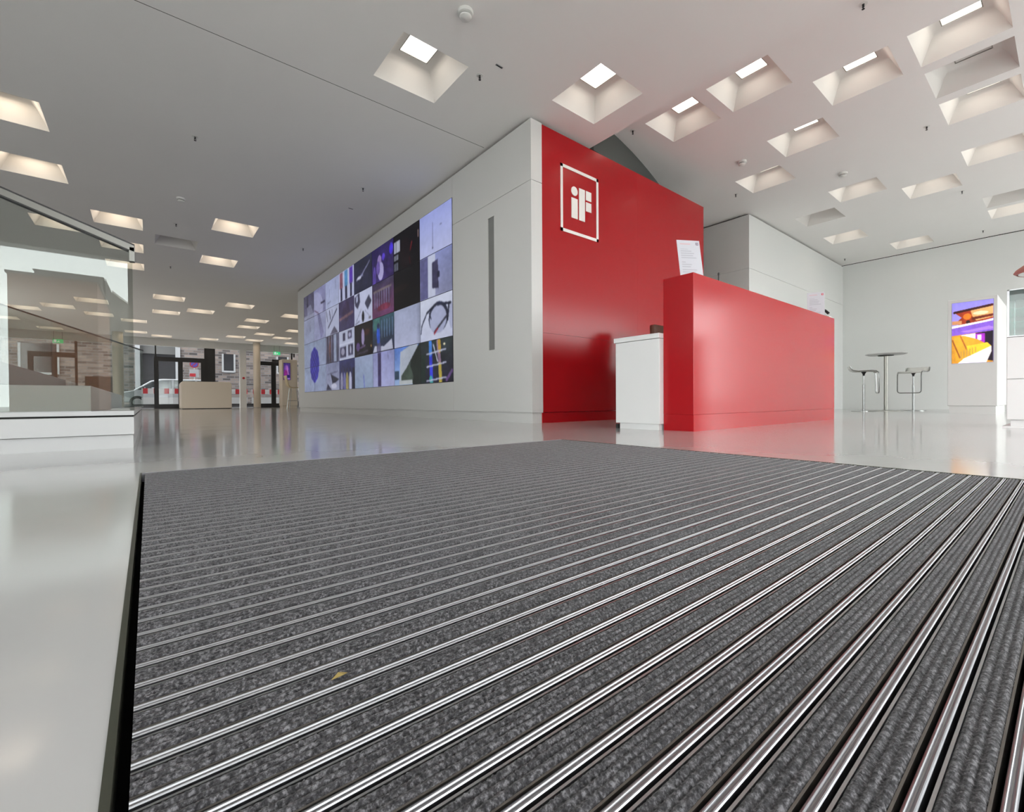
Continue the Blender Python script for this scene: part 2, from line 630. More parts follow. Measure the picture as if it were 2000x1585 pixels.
lowh = [(x, x + s, y - s, y) for x, y, s, l, _ in LOW] + [(x, x + FARQ, y - FARQ, y) for x, y in FAR]
highh = [(x, x + .6, y - .6, y) for x, y, l, _ in HIGH]
ceil_low = ceiling('ceiling', [(FX0, XS, FACADE_Y, STREET_Y), (XS, 10.0, 9.0, STREET_Y)], lowh, ZL, 'flat white ceiling of the lobby with square light coffers', (4.197, 4.203))
ceil_high = ceiling('ceiling', [(XS, FX1, FACADE_Y, 9.0)], highh, ZH, 'raised white ceiling on the right with square light coffers')
part(bx(FX0, 3.0, 4.17, 4.23, ZL + .012, ZL + .02).build('joint_backing', 'dark_gap', ceil_low))
struct(MB().quad((XS, FACADE_Y, ZL), (XS, 9.0, ZL), (XS, 9.0, ZH), (XS, FACADE_Y, ZH)).quad((XS, 9.0, ZL), (10, 9.0, ZL), (10, 9.0, ZH), (XS, 9.0, ZH)).build('trim_1', 'white_ceiling'), 'white step edge between low and raised ceiling')
struct(bx(FX0 - .3, FX1 + 50, FACADE_Y - .25, STREET_Y + .3, 4.0, 20.0).build('wall_upper_added', 'render_grey'), 'unseen upper storeys added to shade the far street')  # unseen tall mass added to keep skylight off the street
# closed slab over everything so daylight enters only through the glazing
struct(bx(FX0 - .2, FX1 + .2, FACADE_Y - .1, STREET_Y + .1, 3.80, 4.0).build('ceiling', 'white_ceiling'), 'concrete slab above the ceilings')


def coffer(x0, y1, s, z, lit, label):
    cx_, cy_ = x0 + s / 2, y1 - s / 2
    k = s / .6
    t = thing('coffer_light', label, 'ceiling light', (cx_, cy_, z), 0, 'square ceiling coffer lights')
    # funnel with softly rounded upper edge
    prof = [(.300, 0.0), (.290, .02), (.255, .09), (.232, .135), (.222, .155), (.208, .175), (.188, .19), (.165, .197), (.135, .20)]
    b = MB()
    n = len(b.v)
    for hw, dz in prof:
        hw *= k
        b.v += [(cx_ - hw, cy_ - hw, z + dz), (cx_ + hw, cy_ - hw, z + dz), (cx_ + hw, cy_ + hw, z + dz), (cx_ - hw, cy_ + hw, z + dz)]
    for q in range(len(prof) - 1):
        for i in range(4):
            j = (i + 1) % 4
            b.f.append((q * 4 + i, (q + 1) * 4 + i, (q + 1) * 4 + j, q * 4 + j))
    o = b.build('funnel', 'coffer_white', t)
    me = o.data
    sm = [False] * len(me.polygons)
    for q in range(1, len(prof) - 1):
        for i in range(4):
            sm[q * 4 + i] = True
    me.polygons.foreach_set('use_smooth', sm)
    me.set_sharp_from_angle(angle=math.radians(50))
    h = .135 * k
    r = MB()
    for a0, a1, b0, b1 in ((-h, h, -h, -h + .008), (-h, h, h - .008, h), (-h, -h + .008, -h, h), (h - .008, h, -h, h)):
        r.box(cx_ + a0, cx_ + a1, cy_ + b0, cy_ + b1, z + .2, z + .215)
    r.build('lamp_frame', 'steel_brushed', t)
    g = .127 * k
    MB().quad((cx_ - g, cy_ - g, z + .206), (cx_ - g, cy_ + g, z + .206), (cx_ + g, cy_ + g, z + .206), (cx_ + g, cy_ - g, z + .206)).build('diffuser', ('lamp_diffuser_warm' if y1 > 5 else 'lamp_diffuser') if lit else 'lamp_off', t)


for x, y, s, l, lb in LOW:
    coffer(x, y, s, ZL, l, lb)
for (x, y), lb in zip(FAR, FARL):
    coffer(x, y, FARQ, ZL, 1, lb)
for x, y, l, lb in HIGH:
    coffer(x, y, .6, ZH, l, lb)

# ------------------------------------------------------------------ walls
VX, RY = 3.015, 3.43          # video wall plane, red wall plane
BX1, BY1 = 6.36, 12.68        # block extent
ZT = 3.062


def rounded_block(x0, x1, y0, y1, z0, z1, r):
    pts = [(x0, y0), (x1, y0), (x1, y1)]
    for i in range(7):
        a = math.pi / 2 + i * (math.pi / 2) / 6
        pts.append((x0 + r + r * math.cos(a), y1 - r + r * math.sin(a)))
    return MB().prism(pts, 'z', z0, z1)


wc = struct(rounded_block(VX + .012, BX1 - .012, RY + .012, BY1 - .012, 0.105, ZT - .003, .2).build('wall_center', 'white_panel', smooth=True), 'white panelled wall block carrying the video wall')
part(rounded_block(VX + .02, BX1 - .02, RY + .02, BY1 - .02, 0, 0.109, .2).build('plinth', 'white_panel', wc, smooth=True))
part(rounded_block(VX + .05, BX1 - .05, RY + .05, BY1 - .05, ZT - .01, ZL - .001, .2).build('shadow_gap', 'dark_gap', wc, smooth=True))
part(MB().prism([(3.99 + 2.2 * k / 14, 3.455 + .52 * (k / 14) ** 1.35) for k in range(15)] + [(6.19, 8.9), (3.99, 8.9)], 'z', ZL - .005, ZH - .001).build('shade_wedge', 'shade_wedge_grey', wc, smooth=True))  # added dark wedge, shaped to stand in for soft shade on the ceiling
VY0, VY1, VZ0, VZ1 = 4.937, 11.92, 0.478, 2.80
SEAM = 2.45


def wall_panel(y0, y1, z0, z1, parent=wc):
    return bx(VX, VX + .012, y0, y1, z0, z1).build('panel', 'white_panel', parent)


g = .0025
wall_panel(RY, VY0 - g, SEAM + g, ZT)
# panel with the slot opening
wall_panel(RY, 4.058, .109, SEAM - g)
wall_panel(4.172, VY0 - g, .109, SEAM - g)
wall_panel(4.058, 4.172, .109, .803)
wall_panel(4.058, 4.172, 2.287, SEAM - g)
part(bx(VX + .009, VX + .0125, 4.058, 4.172, .803, 2.287).build('slot', 'grey_recess', wc))
wall_panel(VY0, VY1, VZ1 + .004, ZT)
wall_panel(VY0, VY1, .109, VZ0 - .004)
# far rounded end
e = MB()
r = .2
pts = [(VX, VY1)]
arc = [(VX + r - r * math.cos(i * math.pi / 12), BY1 - r + r * math.sin(i * math.pi / 12)) for i in range(7)]
ins = [(VX + .012 + (r - .012) - (r - .012) * math.cos(i * math.pi / 12), BY1 - r + (r - .012) * math.sin(i * math.pi / 12)) for i in range(7)]
poly = [(VX, VY1)] + arc + ins[::-1] + [(VX + .012, VY1)]
part(MB().prism(poly, 'z', .109, ZT).build('panel', 'white_panel', wc, smooth=True))
# narrow white return left of the red wall
part(bx(VX + .012, 3.163, RY, RY + .012, SEAM + g, ZT).build('panel', 'white_panel', wc))
part(bx(VX + .012, 3.163, RY, RY + .012, .109, SEAM - g).build('panel', 'white_panel', wc))

wr = struct(bx(3.175, BX1, RY + .012, RY + .03, .1, ZT).build('wall_red', 'red_lacquer'), 'glossy red panelled wall with a white framed emblem')
for x0, x1, z0, z1 in ((3.163, BX1, .109, .928), (3.163, 4.7665, .930, 3.052), (4.7675, BX1, .930, 3.052)):
    part(bx(x0, x1, RY, RY + .012, z0, z1).build('panel', 'red_lacquer', wr))
part(bx(3.163, BX1 - .01, RY + .008, RY + .02, 0, .105).build('plinth', 'red_lacquer', wr))
part(bx(BX1 - .004, BX1 + .012, RY, RY + .5, 0, 3.052).build('side_panel', 'red_lacquer', wr))
# emblem
lg = thing('wall_emblem', 'white framed emblem with the letters iF on the red wall', 'sign', (3.73, RY, 2.04))
lx0, lx1, lz0, lz1 = 3.427, 4.032, 2.034, 2.747
fw = .033
em = MB()
for a in ((lx0, lx1, lz1 - fw, lz1), (lx0, lx1, lz0, lz0 + fw), (lx0, lx0 + fw, lz0, lz1), (lx1 - fw, lx1, lz0, lz1)):
    em.box(a[0], a[1], RY - .006, RY - .0005, a[2], a[3])
em.build('border', 'logo_white', lg)
W_, H_ = lx1 - lx0, lz1 - lz0


def eb(name, u0, u1, v0, v1):
    bx(lx0 + u0 * W_, lx0 + u1 * W_, RY - .006, RY - .0005, lz1 - v1 * H_, lz1 - v0 * H_).build(name, 'logo_white', lg)


eb('letter_i_stem', .272, .432, .447, .752)
eb('letter_f_stem', .470, .625, .262, .752)
eb('letter_f_bar', .655, .800, .262, .405)
eb('letter_f_bar', .655, .800, .435, .575)
dot = MB()
cxd, czd, rd = lx0 + .350 * W_, lz1 - .340 * H_, .082 * W_
dot.prism([(cxd + rd * math.cos(i * math.pi / 16), czd + rd * math.sin(i * math.pi / 16)) for i in range(32)], 'y', RY - .006, RY - .0005)
dot.build('letter_i_dot', 'logo_white', lg)

# right-hand white block, back wall and closing walls
WBX, WBY, BACKX = 8.10, 3.537, 13.10
wrb = struct(bx(WBX + .012, BACKX, WBY + .012, 9.0, 0, 3.42).build('wall_right', 'white_wall'), 'white wall block behind the red reception desk')
for z0, z1 in ((0, 2.497), (2.501, 3.42)):
    part(bx(WBX, WBX + .012, WBY + .012, 8.98, z0, z1).build('panel', 'white_panel', wrb))
    part(bx(WBX, BACKX, WBY, WBY + .012, z0, z1).build('panel', 'white_wall', wrb))
part(bx(WBX + .05, BACKX + .02, WBY + .05, 9.0, 3.40, ZH - .001).build('shadow_gap', 'dark_gap', wrb))
wb = struct(bx(BACKX, BACKX + .2, FACADE_Y, WBY + .02, 0, 3.435).build('wall_back', 'white_wall'), 'pale back wall behind the bar table')
part(bx(BACKX + .04, BACKX + .2, FACADE_Y, WBY + .1, 3.43, ZH + .01).build('shadow_gap', 'dark_gap', wb))
struct(bx(BX1 - .1, WBX + .1, 8.9, 9.1, 0, 3.5).build('wall_passage', 'white_wall'), 'white wall closing the passage')
wl = struct(bx(FX0 - .2, FX0, FACADE_Y, STREET_Y + .3, 2.75, 3.8).build('wall_left', 'white_wall'), 'white lintel of the added glazed side front beyond the stair')
part(bx(FX0 - .2, FX0, 6.2, 15.0, 0, 2.75).build('solid_panel', 'white_wall', wl))
part(bx(FX0 - .2, FX0, 21.0, STREET_Y + .3, 0, 2.75).build('solid_panel', 'white_wall', wl))
sf = struct(bx(FX0 - .14, FX0 - .06, FACADE_Y, 6.2, 0, .08).build('window_3_added', 'black_metal'), 'unseen glazed side front beyond the stair, added for daylight')  # unseen glazing added to brighten the left ceiling and left-facing walls
ym = FACADE_Y + .05
while ym < 6.1:
    part(bx(FX0 - .15, FX0 - .05, ym - .03, ym + .03, .08, 2.75).build('mullion', 'black_metal', sf))  # mullions of the added unseen side glazing
    part(bx(FX0 - .105, FX0 - .095, ym + .03, min(ym + 2.08, 6.2), .08, 2.75).build('pane', 'facade_glass', sf))  # panes of the added unseen side glazing
    ym += 2.11
for ya, yb in ((15.0, 18.0), (18.06, 21.0)):
    part(bx(FX0 - .105, FX0 - .095, ya, yb, .08, 2.75).build('pane', 'facade_glass', sf))  # unseen panes added to bring daylight into the far hall
struct(bx(10.0, 10.2, 9.0, STREET_Y, 0, 3.5).build('wall_far_right', 'white_wall'), 'white wall behind the video block')
struct(bx(BX1, 10.2, BY1 - .2, BY1, 0, 3.2).build('wall_behind', 'white_wall'), 'white wall behind the video block')

# ------------------------------------------------------------------ glazed entrance front behind the camera
HEAD = 2.45
YS_ = STREET_Y
fr = struct(bx(FX0, XS, FACADE_Y - .25, FACADE_Y, HEAD, 3.2).build('wall_entrance', 'white_wall'), 'white lintel over the entrance glazing')
part(bx(XS, FX1, FACADE_Y - .25, FACADE_Y, 3.0, 3.6).build('lintel', 'white_wall', fr))
part(bx(FX0, FX1, FACADE_Y - .25, FACADE_Y, 3.1, 3.9).build('lintel', 'white_wall', fr))
GX0 = -1.9
part(bx(FX0, GX0, FACADE_Y - .25, FACADE_Y, 0, HEAD).build('solid_panel', 'white_wall', fr))  # unseen solid bay put in to cut daylight on the stair front
win = struct(bx(GX0, FX1, FACADE_Y - .10, FACADE_Y - .04, 0, .08).build('window_1', 'black_metal'), 'glazed entrance front behind the camera')
xm = GX0
while xm <= FX1 + .01:
    part(bx(xm - .03, xm + .03, FACADE_Y - .12, FACADE_Y - .02, .08, 3.05).build('mullion', 'black_metal', win))
    if xm < FX1 - .1:
        part(bx(xm + .03, min(xm + 1.67, FX1), FACADE_Y - .075, FACADE_Y - .065, .08, 3.0).build('pane', 'facade_glass', win))
    xm += 1.7
struct(bx(-60, 60, -60, FACADE_Y - .1, -.12, -.02).build('pavement', 'paving'), 'paved forecourt outside the entrance')
struct(bx(-60, FX0 - .1, FACADE_Y - .1, YS_ + .3, -.12, -.02).build('pavement', 'paving'), 'paved side court')
for nm, x0, x1, y0, y1, zz, mt_, lb in (('office_block', -3.25, -1.26, -20, -14, 4.18, 'render_brown', 'brown rendered block mirrored in the stair glass'),
                                       ('office_block', -4.3, -1.80, -32, -26, 6.8, 'render_grey', 'grey block behind the brown one mirrored in the stair glass')):
    t = thing(nm, lb, 'building', ((x0 + x1) / 2, (y0 + y1) / 2, -.02))
    bx(x0, x1, y0, y1, -.02, zz).build('wall', mt_, t)
    bx(x0 - .05, x1 + .05, y0 - .05, y1 + .05, zz, zz + .06).build('roof_edge', 'render_grey', t)

t = thing('office_block', 'low grey block with a sloping roof mirrored at the edge of the stair glass', 'building', (-.6, -28, -.02))
MB().prism([(-1.70, -.02), (-1.70, 6.85), (-1.45, 6.1), (-.87, 5.6), (.9, 4.6), (.9, -.02)], 'y', -30, -26.0).build('wall', 'render_grey', t)
MB().prism([(-1.44, 6.12), (-.87, 5.62), (.92, 4.62), (.92, 4.70), (-.86, 5.72), (-1.44, 6.22)], 'y', -30.1, -25.9).build('roof_edge', 'white_panel', t)

# ------------------------------------------------------------------ entrance mat
mat_root = thing('entrance_mat', 'large dark grey entrance mat with carpet strips and bright aluminium rails set in the floor', 'mat', (0.93, .73, -.02))
for a, mt_ in (((MX0, MX0 + .005, MY0, MY1), 'frame_olive'), ((MX1 - .005, MX1, MY0, MY1), 'frame_olive'), ((MX0 + .005, MX1 - .005, MY1 - .003, MY1), 'aluminium'), ((MX0 + .005, MX1 - .005, MY0, MY0 + .004), 'aluminium')):
    bx(*a, -.03, .0008).build('frame', mt_, mat_root)
MB().quad((MX0, MY0, -.028), (MX1, MY0, -.028), (MX1, MY1, -.028), (MX0, MY1, -.028)).build('well_bottom', 'black_pit', mat_root)
PITCH = .0342
SX0, SX1 = -.011, 1.869
LEN = SX1 - SX0


def carpet_mesh(seed):
    rng = np.random.default_rng(seed)
    wid = .0186
    nx, ny = 1500, 15
    xs = np.linspace(0, LEN, nx)
    ysn = np.linspace(0, 1, ny)
    rib = np.abs(np.sin(ysn * math.pi * 3)) ** 0.7
    Z = np.zeros((ny, nx))
    for k in range(3):
        sel = (ysn >= k / 3 - 1e-6) & (ysn <= (k + 1) / 3 + 1e-6)
        per = .0034
        ph = np.cumsum(rng.normal(1, .22, nx)) * (xs[1] - xs[0]) / per * 2 * math.pi + rng.uniform(0, 6)
        amp = .55 + .45 * np.sin(ph)
        jit = np.convolve(rng.normal(0, 1, nx), np.ones(5) / 5, 'same') * .35
        for j in np.where(sel)[0]:
            sk = np.interp(xs + (ysn[j] - (k + .5) / 3) * .006, xs, amp)
            Z[j] = np.maximum(Z[j], rib[j] * (.0021 + .0013 * sk + .0006 * jit))
    Z += rng.normal(0, .00018, Z.shape)
    vs = np.zeros((ny, nx, 3))
    vs[..., 0] = xs[None, :]
    vs[..., 1] = (ysn * wid)[:, None] + rng.normal(0, .00018, Z.shape)
    vs[..., 2] = Z - .0045
    fs = []
    for j in range(ny - 1):
        a = j * nx
        fs += [(a + i, a + i + 1, a + nx + i + 1, a + nx + i) for i in range(nx - 1)]
    V = vs.reshape(-1, 3).tolist()
    n0 = len(V)
    V += [(0, 0, -.008), (LEN, 0, -.008), (0, wid, -.008), (LEN, wid, -.008)]
    fs.append(tuple([n0] + [n0 + 1] + list(range(nx - 1, -1, -1))))
    me = bpy.data.meshes.new('carpet_strip')
    me.from_pydata(V, [], fs)
    me.polygons.foreach_set('use_smooth', [True] * len(me.polygons))
    me.materials.append(MATS['loop_carpet'])
    return me


cms = [carpet_mesh(s) for s in (1, 2, 3)]


def profile_mesh(name, polys, material):
    b = MB()
    for p in polys:
        b.prism(p, 'x', 0, LEN)
    me = bpy.data.meshes.new(name)
    me.from_pydata(b.v, [], b.f)
    me.materials.append(MATS[material])
    return me


# unit seen along +Y: brown edge | carpet | grey edge | gap | double ridge rail | gap
rail_me = profile_mesh('scraper_rail', [[(.0, -.020), (.0062, -.020), (.0062, -.0010), (.0058, -.0004), (.0052, -.0001), (.0047, .0), (.0042, -.0003), (.0036, -.0012), (.0028, -.0012), (.0022, -.0005), (.0017, -.0001), (.0012, .0), (.0006, -.0003), (0, -.0011)]], 'aluminium')
wall_me = profile_mesh('carrier_edge', [[(0, -.020), (.0015, -.020), (.0015, -.0022), (0, -.0022)]], 'carrier_brown')
wall2_me = profile_mesh('carrier_edge', [[(0, -.020), (.0018, -.020), (.0018, -.0010), (0, -.0010)]], 'aluminium_dull')


def strip(name, me, y, z=0.0, flip=False):
    o = bpy.data.objects.new(name, me)
    COL.objects.link(o)
    o.parent = mat_root
    o.location = (SX0 - .93, y - .73, z + .02)
    if flip:
        o.rotation_euler = (0, 0, math.pi)
        o.location = (SX1 - .93, y - .73 + .0186, z + .02)
    return o


y = MY1 - .003 - PITCH
nunit = 0
while y > MY0 + .004:
    strip('carrier_edge', wall_me, y)
    strip('carpet_strip', cms[nunit % 3], y + .0016, 0.0016, (nunit // 3) % 2 == 1)
    strip('carrier_edge', wall2_me, y + .0203)
    strip('scraper_rail', rail_me, y + .0249)
    y -= PITCH
    nunit += 1
LX, LY = 0.1170, 0.3720
lf = tag(MB().quad((LX - .006, LY - .001, .0018), (LX - .001, LY - .004, .0036), (LX + .004, LY - .002, .0030), (LX + .001, LY + .003, .0038)).quad((LX + .001, LY + .003, .0038), (LX + .004, LY - .002, .0030), (LX + .008, LY + .001, .0018), (LX + .004, LY + .005, .0020)).build('leaf_scrap', 'dry_leaf'), 'tiny yellowish leaf scrap lying on the mat', 'leaf')

# ------------------------------------------------------------------ red reception desk and white counter behind it
DX0, DX1, DY0, DY1, DZ = 3.035, 6.04, 1.71, 1.952, 1.136
t = thing('reception_desk', 'long red reception desk wall standing on the floor', 'desk', ((DX0 + DX1) / 2, (DY0 + DY1) / 2, 0))
bx(DX0, DX1, DY0, DY1, .120, DZ).build('body', 'red_lacquer_desk', t, bevel=.002)
bx(DX0 + .001, DX1 - .001, DY0 + .001, DY1 - .001, 0, .1195).build('plinth', 'red_lacquer_desk', t)
t = thing('white_counter', 'low white work counter end sticking out behind the red desk', 'counter', (4.4, 2.16, 0))
bx(2.985, 5.95, 1.953, 2.36, .045, .690).build('body', 'white_laminate', t, bevel=.002)
bx(2.975, 5.95, 1.953, 2.372, .6925, .730).build('worktop', 'white_laminate', t, bevel=.002)
bx(3.0, 5.93, 1.97, 2.33, 0, .045).build('plinth', 'white_laminate', t)
for zz in (.22, .42, .58):
    bx(2.990, 3.004, 2.3595, 2.3635, zz, zz + .03).build('hinge', 'steel_brushed', t)
bx(2.992, 3.02, 2.345, 2.366, 0, .035).build('foot', 'black_plastic', t)

# chair behind the counter
t = thing('office_chair', 'brown leather chair whose back peeks over the white counter', 'chair', (4.60, 2.78, 0))
ca = MB()
# curved shell backrest
nu, nv = 11, 6
for j in range(nv):
    for i in range(nu):
        u = -1 + 2 * i / (nu - 1)
        v = j / (nv - 1)
        w = .23 * (1 - .12 * v ** 3)
        zz = .52 + .575 * v - .10 * abs(u) ** 4 * v
        ca.v.append((4.60 + w * u, 2.98 - .09 * u * u + .05 * v, zz))
for j in range(nv - 1):
    for i in range(nu - 1):
        a = j * nu + i
        ca.f.append((a, a + 1, a + nu + 1, a + nu))
o = ca.build('backrest', 'brown_leather', t, smooth='all')
sd = o.modifiers.new('thick', 'SOLIDIFY')
sd.thickness = .045
bx(4.37, 4.83, 2.55, 3.0, .42, .49).build('seat', 'brown_leather', t, bevel=.03, seg=3)
MB().lathe([(.028, .12), (.028, .42)], 14, (4.60, 2.78, 0)).build('column', 'chrome', t, smooth=True)
for k in range(5):
    a = k * 2 * math.pi / 5 + .3
    MB().tube([(4.60, 2.78, .12), (4.60 + .27 * math.cos(a), 2.78 + .27 * math.sin(a), .075)], .016, 8).build('leg', 'chrome', t, smooth=True)
    MB().lathe([(.015, 0), (.027, .012), (.027, .045), (.015, .06)], 10, (4.60 + .27 * math.cos(a), 2.78 + .27 * math.sin(a), 0)).build('castor', 'black_plastic', t, smooth=True)


# leaflets in clear holders on the desk top
def leaflet_paint(red):
    def p(U, V, C):
        C[:] = (192, 192, 199)
        for k, (v0, u0, u1) in enumerate(((.10, .12, .58), (.24, .12, .45), (.30, .12, .60), (.36, .12, .70), (.42, .12, .66), (.48, .12, .78), (.60, .12, .30), (.66, .12, .55), (.72, .12, .50), (.80, .12, .75), (.86, .12, .7))):
            s = (np.abs(V - v0) < .011) & (U > u0) & (U < u1)
            C[s] = (205, 160, 165) if k == 0 else (168, 168, 176)
        s = (U > .83) & (U < .94) & (V > .055) & (V < .13)
        C[s] = red
        s = (U > .865) & (U < .905) & (V > .078) & (V < .108)
        C[s] = (225, 215, 218)
        return C
    return p


def leaflet(x, y, w, h, lean, rz, red, label):
    t = thing('leaflet_holder', label, 'leaflet', (x, y, DZ), rz)
    ox, oz = w / 2, h

    def loc(o):
        o.parent = t
        return o
    tl = math.tan(lean)
    loc(sheet('leaflet', (-ox, -.003 + tl * h, h), (ox, -.003 + tl * h, h), (ox, -.003, .002), (-ox, -.003, .002), 60, 84, leaflet_paint(red), 'paper_print', None, False))
    b = MB().prism([(-.001, 0), (.0015, 0), (.0015 + tl * h, h), (-.001 + tl * h, h)], 'x', -ox, ox)
    loc(b.build('acrylic_back', 'acrylic'))
    loc(bx(-ox, ox, -.01, .085, 0, .0025).build('acrylic_foot', 'acrylic'))
    return t


leaflet(3.167, 1.795, .185, .297, .2, math.radians(-30), (120, 110, 125), 'white printed leaflet in a holder at the near end of the red desk')
leaflet(5.825, 1.822, .165, .288, .1, math.radians(-62), (190, 60, 75), 'white printed leaflet in a holder at the far end of the red desk')
t = thing('pen_holder', 'thin dark pen stand on the red desk beside the near leaflet', 'pen stand', (3.70, 1.86, DZ))
MB().lathe([(.016, 0), (.016, .01), (.005, .016), (.005, .12), (.008, .125), (.008, .14), (.003, .147)], 10, (3.70, 1.86, DZ)).build('pen', 'black_plastic', t, smooth=True)
MB().lathe([(.022, 0), (.022, .006), (.012, .012)], 12, (3.70, 1.86, DZ)).build('base', 'steel_brushed', t, smooth=True)
t = thing('desk_phone', 'small grey and black phone at the far corner of the red desk', 'phone', (5.99, 1.81, DZ))
MB().prism([(1.73, DZ), (1.86, DZ), (1.86, DZ + .10), (1.73, DZ + .02)], 'x', 5.94, 6.03).build('body', 'white_plastic', t, bevel=.004)
MB().tube([(5.955, 1.74, DZ + .05), (5.955, 1.77, DZ + .085), (5.955, 1.84, DZ + .13), (5.955, 1.865, DZ + .135)], .014, 8).build('handset', 'black_plastic', t, smooth=True)

# ------------------------------------------------------------------ video wall
vw = thing('video_wall', 'large video wall of thirty two displays on the white wall', 'video wall', (VX, (VY0 + VY1) / 2, VZ0))
NC, NR = 8, 4
CW, CH = (VY1 - VY0) / NC, (VZ1 - VZ0) / NR


def gv(c1, c2):
    def p(U, V, C):
        C[:] = np.array(c1) * (1 - V)[..., None] + np.array(c2) * V[..., None]
        return C
    return p


def base(c):
    def p(U, V, C):
        C[:] = c
        return C
    return p


def rect(C, U, V, u0, u1, v0, v1, c, a=1.0):
    s = (U > u0) & (U < u1) & (V > v0) & (V < v1)
    C[s] = C[s] * (1 - a) + np.array(c, float) * a


def ell(C, U, V, u, v, ru, rv, c, a=1.0):
    s = ((U - u) / ru) ** 2 + ((V - v) / rv) ** 2 < 1
    C[s] = C[s] * (1 - a) + np.array(c, float) * a


def line(C, U, V, u0, v0, u1, v1, w, c, a=1.0):
    x, y_ = U * 1.5, V
    ax, ay, bx_, by = u0 * 1.5, v0, u1 * 1.5, v1
    L2 = (bx_ - ax) ** 2 + (by - ay) ** 2
    t = np.clip(((x - ax) * (bx_ - ax) + (y_ - ay) * (by - ay)) / L2, 0, 1)
    d = np.hypot(x - ax - t * (bx_ - ax), y_ - ay - t * (by - ay))
    s = d < w
    C[s] = C[s] * (1 - a) + np.array(c, float) * a


def poly(C, U, V, pts, c, a=1.0):
    s = np.zeros(U.shape, bool)
    k = len(pts)
    for i in range(k):
        (x0, y0), (x1, y1) = pts[i], pts[(i + 1) % k]
        if y0 == y1:
            continue
        hit = ((y0 > V) != (y1 > V)) & (U < (x1 - x0) * (V - y0) / (y1 - y0) + x0)
        s ^= hit
    C[s] = C[s] * (1 - a) + np.array(c, float) * a


PALE, LAV, GREY, DK = (178, 186, 222), (165, 174, 224), (150, 154, 176), (40, 36, 54)


def P00(U, V, C):
    gv((160, 170, 232), (186, 192, 232))(U, V, C)
    line(C, U, V, .42, .02, .43, .86, .006, (90, 92, 130))
    ell(C, U, V, .425, .87, .02, .02, (60, 60, 90))
    ell(C, U, V, .68, .42, .03, .02, (120, 124, 160))
    return C


def P01(U, V, C):
    gv((140, 148, 200), (150, 154, 190))(U, V, C)
    C *= (1 - .25 * np.clip(U - .5, 0, 1))[..., None]
    rect(C, U, V, 0, .26, 0, 1, (92, 92, 136))
    rect(C, U, V, .26, .5, 0, 1, (196, 202, 226))
    poly(C, U, V, [(.40, .2), (.58, .16), (.6, .84), (.40, .80)], (62, 60, 90))
    poly(C, U, V, [(.56, .45), (.63, .46), (.63, .6), (.56, .6)], (40, 40, 60))
    return C


def P02(U, V, C):
    gv((206, 212, 232), (196, 202, 228))(U, V, C)
    ell(C, U, V, .58, .50, .30, .36, (40, 44, 62))
    ell(C, U, V, .57, .55, .26, .33, (168, 174, 205))
    rect(C, U, V, .2, .95, .86, 1, (198, 204, 228))
    line(C, U, V, .04, .62, .22, .33, .022, (40, 44, 64))
    line(C, U, V, .02, .8, .05, .6, .018, (40, 44, 64))
    line(C, U, V, .22, .33, .5, .19, .03, (34, 38, 56))
    line(C, U, V, .5, .19, .95, .26, .03, (34, 38, 56))
    line(C, U, V, .30, .35, .36, .5, .018, (34, 38, 56))
    line(C, U, V, .9, .28, .86, .62, .03, (34, 38, 56))
    line(C, U, V, .86, .5, .46, .83, .028, (44, 46, 60))
    line(C, U, V, .56, .76, .46, .86, .026, (150, 40, 60))
    ell(C, U, V, .97, .55, .07, .28, (170, 176, 206))
    return C


def P03(U, V, C):
    gv((42, 52, 52), (30, 28, 48))(U, V, C)
    rect(C, U, V, 0, .16, .3, 1, (24, 44, 34), .8)
    line(C, U, V, .32, .02, .36, .98, .075, (52, 60, 205))
    line(C, U, V, .32, .02, .33, .30, .075, (70, 130, 220))
    line(C, U, V, .34, .9, .36, 1, .075, (60, 160, 160))
    line(C, U, V, .56, .05, .62, .55, .065, (150, 120, 150))
    line(C, U, V, .60, .05, .62, .25, .065, (186, 150, 60))
    line(C, U, V, .62, .6, .64, .98, .07, (178, 160, 66))
    for v in (.28, .58, .92):
        line(C, U, V, .2, v + .03, .8, v - .03, .018, (190, 194, 220))
    line(C, U, V, .42, .1, .55, .5, .02, (200, 204, 226))
    ell(C, U, V, .76, .13, .03, .03, (240, 230, 190))
    line(C, U, V, .82, .95, .98, .75, .04, (110, 80, 140))
    return C


def BLK(U, V, C):
    C[:] = (6, 5, 8)
    return C


def P10(U, V, C):
    BLK(U, V, C)
    rect(C, U, V, .02, .26, .18, .48, (170, 174, 196))
    rect(C, U, V, .02, .2, .53, .68, (120, 124, 140))
    rect(C, U, V, .02, .18, .74, .96, (96, 100, 116))
    rect(C, U, V, .09, .11, .15, 1, (10, 10, 14))
    rect(C, U, V, .93, .97, .2, .4, (120, 100, 100))
    line(C, U, V, .66, .6, .72, .42, .03, (120, 24, 34))
    line(C, U, V, .62, .75, .66, .95, .02, (70, 14, 20))
    ell(C, U, V, .45, .6, .2, .4, (30, 10, 16), .5)
    return C


def P11(U, V, C):
    BLK(U, V, C)
    ell(C, U, V, .2, .45, .4, .08, (34, 24, 22), .8)
    return C


def P12(U, V, C):
    gv((160, 168, 198), (176, 182, 212))(U, V, C)
    C *= (1 - .18 * (U > .85) * (U - .85) / .15)[..., None]
    return C


